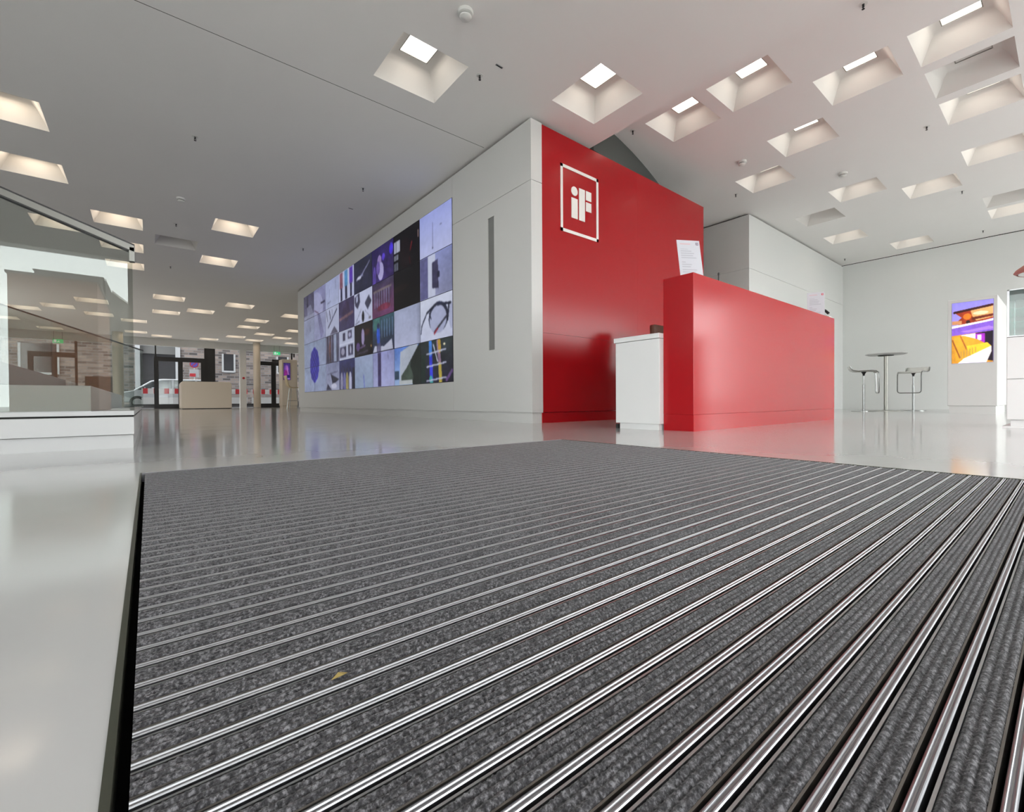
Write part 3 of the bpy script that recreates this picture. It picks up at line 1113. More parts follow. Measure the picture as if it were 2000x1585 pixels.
def P13(U, V, C):
    gv((86, 122, 200), (150, 176, 216))(U, V, C)
    poly(C, U, V, [(.24, .12), (.9, -.1), (.95, 1), (.2, 1)], (172, 180, 196))
    poly(C, U, V, [(.45, .6), (.95, 0), (1.1, 0), (1.1, 1.1), (.8, 1.1)], (30, 38, 34))
    poly(C, U, V, [(.28, .75), (.6, .45), (.75, .8), (.7, 1), (.28, .95)], (60, 72, 64))
    rect(C, U, V, 0, .18, .62, .85, (40, 60, 80))
    rect(C, U, V, .2, .7, .88, 1, (176, 182, 186))
    for k in range(7):
        line(C, U, V, .3 + .05 * k, .28, .34 + .05 * k, .5, .006, (140, 148, 166))
    return C


def P20(U, V, C):
    gv((40, 30, 84), (58, 44, 104))(U, V, C)
    ell(C, U, V, .36, .42, .10, .18, (150, 130, 190))
    ell(C, U, V, .42, .72, .14, .26, (172, 166, 214))
    ell(C, U, V, .3, .6, .09, .2, (110, 90, 170))
    ell(C, U, V, .55, .35, .07, .1, (90, 66, 200))
    ell(C, U, V, .9, .25, .08, .16, (70, 50, 210))
    ell(C, U, V, .12, .8, .08, .3, (90, 70, 160))
    rect(C, U, V, .62, 1, .5, 1, (50, 36, 84), .7)
    return C


def P21(U, V, C):
    gv((62, 54, 84), (112, 62, 96))(U, V, C)
    for k in range(7):
        rect(C, U, V, .1 + .11 * k, .15 + .11 * k, .25, .72, (120, 116, 150), .8)
    rect(C, U, V, .05, .9, .2, .27, (126, 116, 116), .8)
    ell(C, U, V, .55, .76, .3, .10, (120, 44, 70), .9)
    rect(C, U, V, 0, 1, .84, 1, (108, 62, 104))
    return C


def P22(U, V, C):
    gv((52, 84, 96), (34, 36, 62))(U, V, C)
    rect(C, U, V, .05, .35, 0, .35, (70, 120, 110), .7)
    for k in range(5):
        rect(C, U, V, .42 + .12 * k, .47 + .12 * k, .1, .62, (100, 124, 160), .7)
    ell(C, U, V, .28, .52, .08, .34, (46, 84, 190))
    ell(C, U, V, .28, .24, .06, .09, (40, 50, 80))
    poly(C, U, V, [(.0, 1), (.1, .8), (.55, .86), (.9, .7), (.95, 1)], (180, 184, 206))
    rect(C, U, V, .2, .4, .75, 1, (70, 66, 100), .8)
    return C


def P23(U, V, C):
    gv((150, 154, 206), (170, 174, 218))(U, V, C)
    C *= (1 - .2 * np.abs(U - .5))[..., None]
    rect(C, U, V, .24, .40, 0, 1, (58, 50, 88))
    line(C, U, V, .72, .05, .73, .25, .01, (90, 90, 130))
    return C


def P30(U, V, C):
    C[:] = (40, 42, 66)
    line(C, U, V, .15, .58, .5, .5, .035, (150, 154, 190))
    line(C, U, V, .45, .5, .88, .2, .022, (150, 152, 186))
    ell(C, U, V, .3, .55, .12, .06, (200, 202, 226))
    line(C, U, V, .4, .42, .55, .58, .01, (110, 112, 150))
    return C


def P31(U, V, C):
    C[:] = (188, 194, 222)
    poly(C, U, V, [(.02, .1), (.3, .0), (.34, .3), (.2, .5), (.04, .35)], (60, 60, 82))
    poly(C, U, V, [(.1, .1), (.2, .05), (.22, .25), (.12, .3)], (170, 176, 206))
    poly(C, U, V, [(.6, .4), (.82, .2), (.96, .42), (.76, .64)], (62, 64, 84))
    line(C, U, V, .1, .9, .4, .55, .012, (90, 94, 120))
    line(C, U, V, .6, .62, .85, .85, .012, (130, 134, 160))
    ell(C, U, V, .5, .8, .07, .17, (26, 28, 34))
    line(C, U, V, .06, .97, .3, .9, .02, (100, 104, 130))
    rect(C, U, V, .8, .92, .86, .93, (110, 110, 120))
    return C


def P32(U, V, C):
    C[:] = (18, 14, 22)
    ell(C, U, V, .48, .42, .09, .26, (150, 140, 180))
    ell(C, U, V, .2, .7, .12, .14, (80, 60, 110))
    ell(C, U, V, .7, .3, .14, .1, (60, 30, 26))
    line(C, U, V, .15, .92, .75, .88, .012, (110, 100, 140))
    ell(C, U, V, .92, .75, .03, .04, (190, 150, 90))
    line(C, U, V, .3, .75, .6, .7, .03, (100, 80, 120))
    return C


def P33(U, V, C):
    gv((150, 162, 194), (140, 158, 186))(U, V, C)
    line(C, U, V, .5, 0, .5, .7, .012, (112, 122, 186))
    line(C, U, V, .5, .6, .55, 1, .035, (108, 116, 190))
    return C


def P40(U, V, C):
    C[:] = (184, 190, 222)
    for u0, c in ((.08, (142, 92, 112)), (.40, (76, 132, 180)), (.72, (84, 52, 160))):
        rect(C, U, V, u0, u0 + .2, 0, .55, c)
        rect(C, U, V, u0 + .04, u0 + .16, .55, 1, (48, 46, 72))
    return C


def P41(U, V, C):
    gv((60, 52, 84), (58, 54, 90))(U, V, C)
    ell(C, U, V, .5, .4, .22, .34, (52, 40, 66), .8)
    line(C, U, V, .05, .6, .9, .5, .05, (120, 92, 96), .8)
    return C


def P42(U, V, C):
    C[:] = (176, 182, 208)
    for u0, u1, v0, v1 in ((.24, .42, .08, .36), (.58, .84, .05, .34), (.04, .46, .55, .92), (.6, .9, .52, .9)):
        rect(C, U, V, u0, u1, v0, v1, (66, 64, 90))
    ell(C, U, V, .25, .72, .12, .12, (150, 150, 176))
    ell(C, U, V, .75, .7, .05, .14, (170, 172, 196))
    ell(C, U, V, .7, .2, .08, .08, (160, 160, 190))
    rect(C, U, V, 0, 1, .44, .48, (210, 214, 232))
    return C


def P43(U, V, C):
    gv((52, 54, 104), (40, 40, 70))(U, V, C)
    for u, c in ((.15, (130, 130, 156)), (.35, (100, 100, 150)), (.52, (150, 140, 90)), (.72, (176, 178, 206))):
        ell(C, U, V, u, .8, .09, .4, c)
        ell(C, U, V, u, .34, .04, .08, (50, 44, 60))
    rect(C, U, V, .86, 1, .3, 1, (24, 22, 34))
    return C


def P50(U, V, C):
    gv((160, 168, 206), (168, 176, 208))(U, V, C)
    line(C, U, V, .3, .3, .3, .62, .01, (100, 104, 140))
    line(C, U, V, .78, .1, .8, .45, .012, (104, 108, 140))
    line(C, U, V, .15, .82, .4, .78, .012, (104, 108, 140))
    return C


def P51(U, V, C):
    C[:] = (172, 178, 206)
    line(C, U, V, .2, .7, .85, .15, .03, (66, 66, 92))
    line(C, U, V, .05, .05, .15, .45, .02, (70, 70, 96))
    line(C, U, V, .3, .1, .38, .4, .04, (80, 80, 104))
    line(C, U, V, .5, .1, .52, .5, .015, (90, 90, 116))
    poly(C, U, V, [(.3, 1), (.66, .72), (.95, 1)], (90, 88, 112))
    return C


def P52(U, V, C):
    gv((104, 104, 130), (84, 84, 110))(U, V, C)
    for u0, u1, c in ((.1, .2, (54, 48, 66)), (.28, .42, (70, 60, 70)), (.5, .56, (40, 40, 56)), (.62, .8, (140, 150, 176)), (.82, .88, (44, 44, 60))):
        rect(C, U, V, u0, u1, 0, 1, c)
    ell(C, U, V, .3, .5, .07, .3, (96, 70, 74))
    return C


def P53(U, V, C):
    gv((122, 128, 160), (150, 154, 182))(U, V, C)
    line(C, U, V, .1, .4, .9, .34, .02, (90, 92, 120))
    poly(C, U, V, [(.35, .4), (.9, .6), (1, .62), (.5, .8)], (40, 40, 58))
    poly(C, U, V, [(0, 1), (.1, .75), (.45, 1)], (50, 50, 70))
    ell(C, U, V, .6, .85, .2, .1, (190, 192, 214))
    return C


def P60(U, V, C):
    gv((134, 136, 176), (120, 120, 156))(U, V, C)
    ell(C, U, V, .1, .8, .7, .7, (158, 160, 196))
    rect(C, U, V, .6, .95, .6, .68, (62, 60, 84))
    line(C, U, V, .05, .8, .4, .98, .03, (110, 90, 120))
    return C


def P61(U, V, C):
    gv((146, 150, 184), (138, 142, 176))(U, V, C)
    poly(C, U, V, [(.3, 0), (.5, 0), (.85, .8), (.6, 1)], (116, 116, 154))
    return C


def P70(U, V, C):
    gv((74, 72, 96), (96, 96, 124))(U, V, C)
    poly(C, U, V, [(.3, .5), (.7, .45), (.9, .8), (.4, .85)], (130, 132, 160))
    rect(C, U, V, .3, .45, 0, .5, (56, 54, 74))
    rect(C, U, V, 0, 1, .85, 1, (140, 144, 168))
    return C


def P71(U, V, C):
    gv((138, 144, 172), (134, 142, 170))(U, V, C)
    rect(C, U, V, .58, .66, .35, .55, (100, 104, 132))
    return C


def orb(du, dv):
    def p(U, V, C):
        gv((134, 146, 174), (140, 150, 180))(U, V, C)
        u, v = (U + du) / 2, (V + dv) / 2
        s = np.hypot((u - .5) * 1.5 / .31, (v - .47) / .345)
        k = s < 1 + .03 * np.cos(np.arctan2(v - .47, u - .5) * 12)
        c = np.array((52, 48, 148.)) + 24 * np.sin(u * 60)[..., None] * np.sin(v * 50)[..., None]
        C[k] = c[k]
        w = (np.abs(u - .5) < .006) & (v > .8)
        C[w] = (84, 90, 120)
        return C
    return p


PIX = {(0, 0): P00, (0, 1): P01, (0, 2): P02, (0, 3): P03, (1, 0): P10, (1, 1): P11, (1, 2): P12, (1, 3): P13, (2, 0): P20, (2, 1): P21, (2, 2): P22, (2, 3): P23,
       (3, 0): P30, (3, 1): P31, (3, 2): P32, (3, 3): P33, (4, 0): P40, (4, 1): P41, (4, 2): P42, (4, 3): P43, (5, 0): P50, (5, 1): P51, (5, 2): P52, (5, 3): P53,
       (6, 0): P60, (6, 1): P61, (7, 0): P70, (7, 1): P71, (7, 2): orb(0, 0), (6, 2): orb(1, 0), (7, 3): orb(0, 1), (6, 3): orb(1, 1)}
disp_me = None
for c in range(NC):
    for r in range(NR):
        y0 = VY0 + c * CW
        z1 = VZ1 - r * CH
        d = bx(VX - .004, VX + .012, y0 + .0012, y0 + CW - .0012, z1 - CH + .0012, z1 - .0012).build('display', 'bezel_black', vw)
        WORLD[d.name] = Matrix.Identity(4)
        n = (90, 62) if c < 3 else (60, 42)
        bz = .004
        sheet('picture', (VX - .0048, y0 + CW - bz, z1 - bz), (VX - .0048, y0 + bz, z1 - bz), (VX - .0048, y0 + bz, z1 - CH + bz), (VX - .0048, y0 + CW - bz, z1 - CH + bz), n[0], n[1], PIX[(c, r)], 'screen_picture', d)

# ------------------------------------------------------------------ screen kiosk, bar table, stools, cabinet, pendant on the right
KX = 9.56
t = thing('screen_kiosk', 'white freestanding kiosk with a bright orange and violet screen', 'kiosk', (KX + .3, .975, 0))
bx(KX, KX + 1.35, .714, 1.236, .118, 1.72).build('body', 'white_panel', t, bevel=.004)
bx(KX + .02, KX + 1.33, .73, 1.22, 0, .118).build('plinth', 'white_panel', t)


def kiosk_paint(U, V, C):
    C[:] = gv((150, 140, 235), (190, 170, 245))(U, V, C)
    poly(C, U, V, [(.08, .17), (.3, .13), (.6, .12), (1, .09), (1, .30), (.75, .33), (.2, .38), (.1, .33), (.25, .25)], (170, 56, 18))
    poly(C, U, V, [(.45, .13), (1, .10), (1, .28), (.6, .32), (.5, .24)], (232, 176, 110))
    line(C, U, V, .05, .16, .98, .09, .018, (60, 14, 10))
    line(C, U, V, .5, .28, .98, .25, .02, (120, 44, 20))
    ell(C, U, V, .38, .24, .1, .05, (230, 120, 30))
    ell(C, U, V, .40, .33, .05, .03, (50, 20, 20))
    ell(C, U, V, .7, .2, .18, .03, (250, 225, 180))
    rect(C, U, V, 0, .25, .30, .36, (220, 150, 100))
    poly(C, U, V, [(0, .38), (1, .31), (1, .35), (0, .42)], (250, 245, 250))
    poly(C, U, V, [(0, .42), (1, .34), (1, .52), (0, .55)], (140, 96, 216))
    poly(C, U, V, [(.2, .48), (.9, .42), (1, .44), (1, .47), (.4, .5)], (178, 130, 236))
    poly(C, U, V, [(0, .54), (1, .50), (1, 1), (0, 1)], (220, 150, 40))
    poly(C, U, V, [(.2, .54), (.62, .52), (.62, .66), (.4, .6)], (246, 236, 250))
    poly(C, U, V, [(.58, .52), (1, .50), (1, .98), (.85, .96), (.95, .8), (.7, .7)], (24, 8, 26))
    rect(C, U, V, .58, .80, .53, .68, (168, 40, 190))
    rect(C, U, V, .62, .72, .55, .64, (240, 220, 250))
    poly(C, U, V, [(.05, .56), (.3, .55), (.62, .62), (.88, .72), (.5, .75), (.4, .9), (.1, .95)], (236, 166, 44))
    poly(C, U, V, [(.35, .72), (.86, .68), (.95, .74), (.5, .9)], (250, 206, 50))
    poly(C, U, V, [(.15, 1), (.3, .92), (.95, .74), (.96, .82), (.84, 1)], (252, 246, 240))
    for k in range(6):
        rect(C, U, V, .22 + .07 * k, .245 + .07 * k, .80 - .012 * k, .93 - .02 * k, (196, 150, 70))
    line(C, U, V, .02, .62, .2, .9, .02, (150, 80, 24))
    line(C, U, V, .22, .56, .36, .76, .02, (170, 96, 30))
    return C


sc_ = bx(KX - .003, KX + .02, .752, 1.192, .752, 1.672).build('screen', 'bezel_black', t)
WORLD[sc_.name] = Matrix.Identity(4)
sheet('picture', (KX - .0045, 1.19, 1.67), (KX - .0045, .754, 1.67), (KX - .0045, .754, .754), (KX - .0045, 1.19, .754), 100, 200, kiosk_paint, 'kiosk_picture', sc_)

t = thing('bar_table', 'round white bar table with a steel column between two stools', 'table', (11.01, 2.283, 0))
c0 = (11.01, 2.283, 0)
MB().lathe([(.05, 1.062), (.28, 1.068), (.315, 1.08), (.318, 1.09), (.312, 1.098), (.0, 1.099)], 40, c0).build('top', 'white_laminate', t, smooth=True)
MB().lathe([(.12, 1.050), (.12, 1.060)], 24, c0).build('top_plate', 'black_metal', t, smooth=True)
MB().lathe([(.031, .012), (.031, 1.05)], 20, c0).build('column', 'steel_brushed', t, smooth=True)
MB().lathe([(.27, 0), (.27, .006), (.06, .014), (.031, .016)], 40, c0).build('base', 'steel_brushed', t, smooth=True)


def stool(loc, rz, label):
    t = thing('bar_stool', label, 'stool', loc, rz, 'bar stools at the round table')
    Mw = Matrix.Translation(loc) @ Matrix.Rotation(rz, 4, 'Z')

    def put(b, n, m_, sm=True):
        o = b.build(n, m_, None, smooth=sm)
        o.parent = t
        return o
    # seat: thin shell, front (+x) bends down over the tube, rear lip curls up
    prof = [(-.222, .845), (-.212, .805), (-.19, .772), (-.15, .754), (-.08, .750), (0, .752), (.08, .757), (.13, .758), (.165, .750), (.188, .728)]
    b = MB()
    for x, z in prof:
        for yv in (-.175, -.09, 0, .09, .175):
            b.v.append((x, yv, z - .006 * (1 - (yv / .175) ** 2)))
    for i in range(len(prof) - 1):
        for j in range(4):
            a = i * 5 + j
            b.f.append((a, a + 1, a + 6, a + 5))
    o = put(b, 'seat', 'white_plastic', 'all')
    s = o.modifiers.new('thick', 'SOLIDIFY')
    s.thickness = .012
    s.offset = 1
    # tube frame: around the seat and down as footrest loop
    path = []
    for yv, sg in ((.18, 1), (-.18, -1)):
        q = [(-.218, yv, .835), (-.205, yv, .79), (-.18, yv, .762), (-.1, yv, .746), (.1, yv, .750), (.16, yv, .744), (.192, yv, .712), (.2, yv, .66), (.2, yv, .38), (.2, yv - sg * .012, .352), (.2, yv - sg * .04, .340)]
        path += q if sg == 1 else q[::-1]
    put(MB().tube(path, .009, 8), 'footrest_frame', 'chrome')
    put(MB().lathe([(.055, .742), (.04, .73), (.018, .69), (.016, .66)][::-1], 16), 'seat_mount', 'black_metal')
    put(MB().lathe([(.018, .01), (.018, .5), (.012, .505), (.012, .7)], 14), 'column', 'chrome')
    put(MB().lathe([(.19, 0), (.19, .005), (.05, .010), (.018, .014)], 32), 'base', 'chrome')
    return t


stool((10.41, 2.483, 0), math.radians(-70), 'bar stool seen from the side left of the round table')
stool((11.52, 1.97, 0), math.radians(172), 'bar stool with its footrest loop facing the viewer right of the round table')

CX = 5.13
t = thing('display_cabinet', 'white drawer cabinet with glazed top at the right picture edge', 'cabinet', (CX + .3, .1, 0))
CYL, CYR = .334, -.35
bx(CX - .004, CX + .6, CYR, CYL + .022, 0, .012).build('base_plate', 'white_laminate', t)
bx(CX + .03, CX + .58, CYR + .02, CYL - .02, .012, .06).build('plinth', 'white_laminate', t)
bx(CX + .02, CX + .58, CYR, CYL, .06, .690).build('body', 'white_laminate', t)
for z0, z1 in ((.062, .368), (.373, .688)):
    bx(CX, CX + .02, CYR + .003, CYL - .001, z0, z1).build('drawer', 'white_laminate', t, bevel=.002)
fr_ = MB()
for a in ((CYL - .012, CYL, .70, 1.052), (CYR, CYR + .012, .70, 1.052)):
    fr_.box(CX, CX + .012, *a)
    fr_.box(CX + .55, CX + .562, *a)
fr_.box(CX, CX + .562, CYR, CYL, 1.044, 1.052)
fr_.box(CX, CX + .562, CYR, CYL, .692, .70)
fr_.build('frame', 'aluminium_dull', t)
bx(CX + .003, CX + .009, CYR + .012, CYL - .012, .70, 1.044).build('glass_front', 'cabinet_glass', t)
bx(CX + .012, CX + .55, CYL - .009, CYL - .003, .70, 1.044).build('glass_side', 'cabinet_glass', t)
for zz in (.80, .90):
    bx(CX + .02, CX + .54, CYR + .014, CYL - .014, zz, zz + .008).build('glass_shelf', 'cabinet_glass', t)
bx(CX + .54, CX + .549, CYR + .012, CYL - .012, .70, 1.044).build('back_panel', 'white_laminate', t)

t = thing('pendant_lamp', 'pale red pendant shade cut by the right picture edge', 'lamp', (9.3, .22, 1.95))
MB().lathe([(.30, 1.90), (.33, 1.925), (.31, 1.96), (.2, 2.05), (.06, 2.11), (.03, 2.13)], 36, (9.3, .22, 0), cap=False).build('shade', 'pendant_red', t, smooth=True)
MB().tube([(9.3, .22, 2.12), (9.3, .22, ZH)], .004, 6).build('cable', 'black_plastic', t)
MB().lathe([(.285, 1.902), (.29, 1.91), (.0, 1.915)], 32, (9.3, .22, 0)).build('diffuser', 'white_plastic', t)

# ------------------------------------------------------------------ ceiling devices
def on_ceiling(px, py, z):
    d = R_ @ np.array([px - 1000, py - 792.5, 884.5057])
    k = (z - CAM_H) / d[2]
    return float(k * d[0]), float(k * d[1])


SPR = [(937, 150, ZL, 'ceiling sprinkler beside the coffer above the mat'), (381, 270, ZL, 'ceiling sprinkler alone on the left ceiling'), (709, 370, ZL, 'ceiling sprinkler above the video wall'),
       (344, 440, ZL, 'ceiling sprinkler above the unlit coffer on the left'), (592, 488, ZL, 'ceiling sprinkler near the far end of the video wall'), (1236, 258, ZH, 'ceiling sprinkler under the raised ceiling by the step'),
       (1686, 8, ZH, 'ceiling sprinkler at the top picture edge'), (1810, 250, ZH, 'ceiling sprinkler left of the right edge coffers'), (1437, 382, ZH, 'ceiling sprinkler above the white corner block'),
       (1879, 376, ZH, 'ceiling sprinkler beside the right coffer of the level pair'), (1650, 508, ZH, 'ceiling sprinkler in the far right corner'), (1920, 453, ZH, 'ceiling sprinkler above the back wall'),
       (1760, 395, ZH, 'ceiling sprinkler between the two far unlit coffers'), (333, 523, ZL, 'ceiling sprinkler in front of the far coffers')]
SPR.pop(12)
for px, py, z, lb in SPR:
    x, y = on_ceiling(px, py - 3 if py > 20 else py, z)
    t = thing('sprinkler', lb, 'sprinkler', (x, y, z), 0, 'ceiling sprinklers')
    MB().lathe([(.030, -.003), (.030, 0)], 16, (x, y, z)).build('rosette', 'white_plastic', t, smooth=True)
    MB().lathe([(.009, -.024), (.009, -.018), (.006, -.016), (.010, -.003)], 10, (x, y, z)).build('body', 'black_metal', t, smooth=True)
    MB().lathe([(.011, -.042), (.011, -.039)], 10, (x, y, z)).build('deflector', 'black_metal', t, smooth=True)
    MB().tube([(x - .008, y, z - .02), (x - .008, y, z - .040)], .002, 6).build('yoke_arm', 'black_metal', t)
    MB().tube([(x + .008, y, z - .02), (x + .008, y, z - .040)], .002, 6).build('yoke_arm', 'black_metal', t)
DET = [(909, 29, ZL, 'white', 'white round smoke detector at the top of the picture'), (354, 393, ZL, 'white', 'small round smoke detector on the left ceiling'),
       (1449, 321, ZH, 'white', 'round smoke detector on the raised ceiling above the red wall end'), (1646, 344, ZH, 'white', 'round smoke detector above the right level pair of coffers')]
for px, py, z, c_, lb in DET:
    x, y = on_ceiling(px, py - 6, z)
    t = thing('smoke_detector', lb, 'smoke detector', (x, y, z), 0, 'smoke detectors')
    MB().lathe([(.03, -.052), (.042, -.045), (.045, -.036)], 24, (x, y, z)).build('sensor_cap', 'white_plastic', t, smooth=True)
    MB().lathe([(.036, -.037), (.036, -.026)], 24, (x, y, z)).build('sensor_slot', 'dark_gap', t, smooth=True)
    MB().lathe([(.042, -.027), (.055, -.022), (.058, -.008), (.058, 0)], 24, (x, y, z)).build('body', 'white_plastic', t, smooth=True)
for px, py, lb in ((975, 129, 'small grey ceiling slot beside the near sprinkler'), (685, 407, 'small grey ceiling slot above the video wall')):
    x, y = on_ceiling(px, py, ZL)
    t = thing('ceiling_slot', lb, 'vent', (x, y, ZL))
    bx(x - .035, x + .035, y - .009, y + .009, ZL - .004, ZL).build('cover', 'aluminium_dull', t)
    bx(x - .03, x + .03, y - .003, y + .003, ZL - .0055, ZL - .004).build('slit', 'dark_gap', t)

# ------------------------------------------------------------------ stair with glass balustrades on the left
PY = 2.992
t = thing('stair', 'white broad stair rising to the left behind the glass', 'stair', (-1.0, 4.7, 0))
bx(-3.4, -.062, PY + .02, 6.4, 0, .067).build('plinth', 'stair_white', t)
bx(-3.4, -.058, PY - .002, 6.42, .069, .157).build('landing', 'stair_white', t, bevel=.002)
bx(-3.4, -.064, PY + .008, 6.41, .157, .1655).build('shadow_joint', 'dark_gap', t)
bx(-3.4, -.058, PY + .006, 6.42, .166, .188).build('nosing', 'stair_white', t)
for k in range(7):
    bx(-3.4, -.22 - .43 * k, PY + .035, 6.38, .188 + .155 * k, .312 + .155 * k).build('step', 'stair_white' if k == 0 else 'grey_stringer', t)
SL = .357


def balustrade(y0, zend, xend, label, cap, capt):
    t = thing('glass_balustrade', label, 'railing', (xend - 1, y0, .19))
    xl = xend - 3.2
    zl = zend + SL * 3.2
    MB().prism([(xend, .19), (xend, zend - .006), (xl, zl - .006), (xl, .19)], 'y', y0, y0 + .012).build('glass', 'balustrade_glass', t)
    hh, w = capt
    MB().prism([(xend + .008, zend - hh), (xend + .008, zend), (xl, zl), (xl, zl - hh)], 'y', y0 - w, y0 + .012 + w).build('cap_rail', cap, t)
    return t


tb = balustrade(PY, 1.02, -.056, 'front glass balustrade with a thick steel cap rail on the stair', 'rail_steel', (.030, .012))
bx(-.068, -.046, PY - .012, PY + .024, .94, 1.012).build('end_post', 'rail_steel', tb, bevel=.002)
xl = -.056 - 3.2
for dz in (.0, -.037):
    xr = -.046 if dz == 0 else -.070
    zr = SL * (-.046 - xr)
    MB().prism([(xr, 1.02 + dz + zr), (xr, 1.0265 + dz + zr), (xl, 1.0265 + dz + SL * 3.2), (xl, 1.02 + dz + SL * 3.2)], 'y', PY - .0135, PY + .0255).build('cap_seal', 'black_plastic', tb)
tb2 = balustrade(6.45, .815, -.045, 'rear glass balustrade with a thin dark handrail on the stair', 'black_metal', (.014, .006))
# ------------------------------------------------------------------ far street front
YF = STREET_Y
w = struct(bx(FX0, 10, YF, YF + .3, 2.77, 3.9).build('wall_street', 'white_panel'), 'white lintel above the far street windows')
w2 = struct(bx(FX0, -4.3, YF, YF + .3, 0, 2.8).build('wall_street', 'white_panel'), 'white wall left of the far street windows')
w3 = struct(bx(7.0, 10, YF, YF + .3, 0, 2.8).build('wall_street', 'white_panel'), 'white wall right of the far street windows')
sw = struct(bx(-4.3, 7.0, YF + .10, YF + .18, 0, .2).build('window_2', 'black_metal'), 'glazed street front with black door frames')
for x0, x1, nm, mtn in ((-2.3, -2.22, 'mullion', 'black_metal'), (-.9, -.84, 'mullion', 'black_metal'), (.24, .29, 'mullion', 'black_metal'), (2.04, 2.46, 'black_panel', 'black_metal'), (5.75, 5.81, 'mullion', 'black_metal')):
    part(bx(x0, x1, YF + .08, YF + .16, .2, 2.77).build(nm, mtn, sw))
px_ = [-4.28, -2.3, -.84, .29, 2.0, 3.42, 4.3, 5.75, 6.98]
for a, b in zip(px_[:-1], px_[1:]):
    part(bx(a, b, YF + .125, YF + .135, .2, 2.77).build('pane', 'facade_glass', sw))


def door(n, x0, x1, mids, label, z=2.28):
    d = struct(bx(x0, x1, YF - .02, YF + .09, z - .19, z).build('door_%d' % n, 'black_metal'), label)
    for a, b in mids:
        part(bx(a, b, YF - .015, YF + .085, 0, z - .185).build('door_post', 'black_metal', d))
    part(bx(x0 + .02, x1 - .02, YF + .0, YF + .06, 0.0, .20).build('kick_plate', 'black_metal', d))
    return d


d1 = door(1, .20, 2.05, ((.20, .36), (1.05, 1.22), (1.90, 2.05)), 'black framed glass door pair behind the white reception counter')
d2 = door(2, 4.28, 5.36, ((4.81, 5.01),), 'black framed glass door right of the round column')
d3 = door(3, -3.6, -2.24, ((-3.6, -3.45), (-2.95, -2.8)), 'black framed glass door seen through the stair glass')
part(bx(4.84, 5.18, YF - .05, YF + .05, 2.29, 2.40).build('door_closer', 'black_plastic', d2))
part(bx(-2.0, -.9, YF - .02, YF + .06, .25, 1.35).build('shelf', 'black_plastic', d3))
for x, label in ((5.05, 'green exit sign above the right street door'), (-2.75, 'green exit sign seen through the stair glass')):
    t = thing('exit_sign', label, 'exit sign', (x, YF - .1, 2.62))
    bx(x - .15, x + .15, YF - .12, YF - .08, 2.63, 2.78).build('box', 'green_sign', t)
    bx(x - .12, x - .04, YF - .124, YF - .1195, 2.65, 2.76).build('door_symbol', 'white_sign', t)
    MB().lathe([(.014, 0), (.014, .004)], 10, (x + .02, YF - .1225, 2.735)).build('figure_head', 'white_sign', t)
    MB().tube([(x + .02, YF - .1215, 2.72), (x + .01, YF - .1215, 2.69), (x - .02, YF - .1215, 2.655)], .008, 6).tube([(x + .01, YF - .1215, 2.69), (x + .05, YF - .1215, 2.66)], .007, 6).tube([(x - .02, YF - .1215, 2.70), (x + .055, YF - .1215, 2.71)], .006, 6).build('figure', 'white_sign', t)
    MB().tube([(x - .12, YF - .1, 2.775), (x - .12, YF - .1, ZL)], .004, 6).tube([(x + .12, YF - .1, 2.775), (x + .12, YF - .1, ZL)], .004, 6).build('hanger', 'black_plastic', t)
t = thing('curtain_rail', 'thin black rail under the far lintel right of the column', 'rail', (5.5, YF - .05, 2.7))
MB().tube([(5.1, YF - .06, 2.72), (5.86, YF - .06, 2.72)], .012, 8).build('bar', 'black_metal', t, smooth=True)
bx(5.83, 5.88, YF - .08, YF, 2.56, 2.74).build('bracket', 'black_metal', t)

t = thing('column', 'slim round cream column standing in front of the street front', 'column', (4.03, 24.35, 0))
MB().lathe([(.15, .02), (.15, ZL)], 28, (4.03, 24.35, 0)).build('shaft', 'cream_laminate', t, smooth=True)
MB().lathe([(.155, 0), (.155, .02)], 28, (4.03, 24.35, 0)).build('base_ring', 'steel_brushed', t, smooth=True)
t = thing('column', 'round cream column seen through the stair glass', 'column', (-.93, 23.9, 0))
MB().lathe([(.17, .02), (.17, ZL)], 28, (-.93, 23.9, 0)).build('shaft', 'cream_laminate', t, smooth=True)
MB().lathe([(.175, 0), (.175, .02)], 28, (-.93, 23.9, 0)).build('base_ring', 'steel_brushed', t, smooth=True)
t = thing('pier', 'square grey wall pier with a red button left of the column', 'pier', (3.56, YF - .1, 0))
bx(3.43, 3.69, YF - .2, YF + .1, 0, 2.78).build('shaft', 'white_panel', t)
MB().prism([(3.57 + .055 * math.cos(i * math.pi / 8), 1.42 + .055 * math.sin(i * math.pi / 8)) for i in range(16)], 'y', YF - .225, YF - .2).build('alarm_button', 'barrier_red', t)

t = thing('info_counter', 'cream reception counter far away in front of the street doors', 'counter', (1.8, 22.2, 0))
MB().prism([(.98, .03), (2.645, .03), (2.645, 1.0), (2.585, 1.075), (1.03, 1.075), (.98, 1.0)], 'y', 21.5, 23.0).build('body', 'cream_laminate', t, bevel=.01)
bx(1.02, 2.60, 21.54, 22.96, 0, .03).build('plinth', 'black_plastic', t)
bx(1.05, 2.56, 21.75, 22.9, 1.0751, 1.082).build('worktop', 'white_laminate', t)

t = thing('poster_kiosk', 'cream kiosk with a violet poster screen beside the far end of the video wall', 'kiosk', (5.0, 22.0, 0))
bx(4.62, 5.25, 22.0, 22.6, .1, 2.15).build('body', 'cream_laminate', t, bevel=.01)
bx(4.64, 5.23, 22.03, 22.57, 0, .1).build('plinth', 'cream_laminate', t)


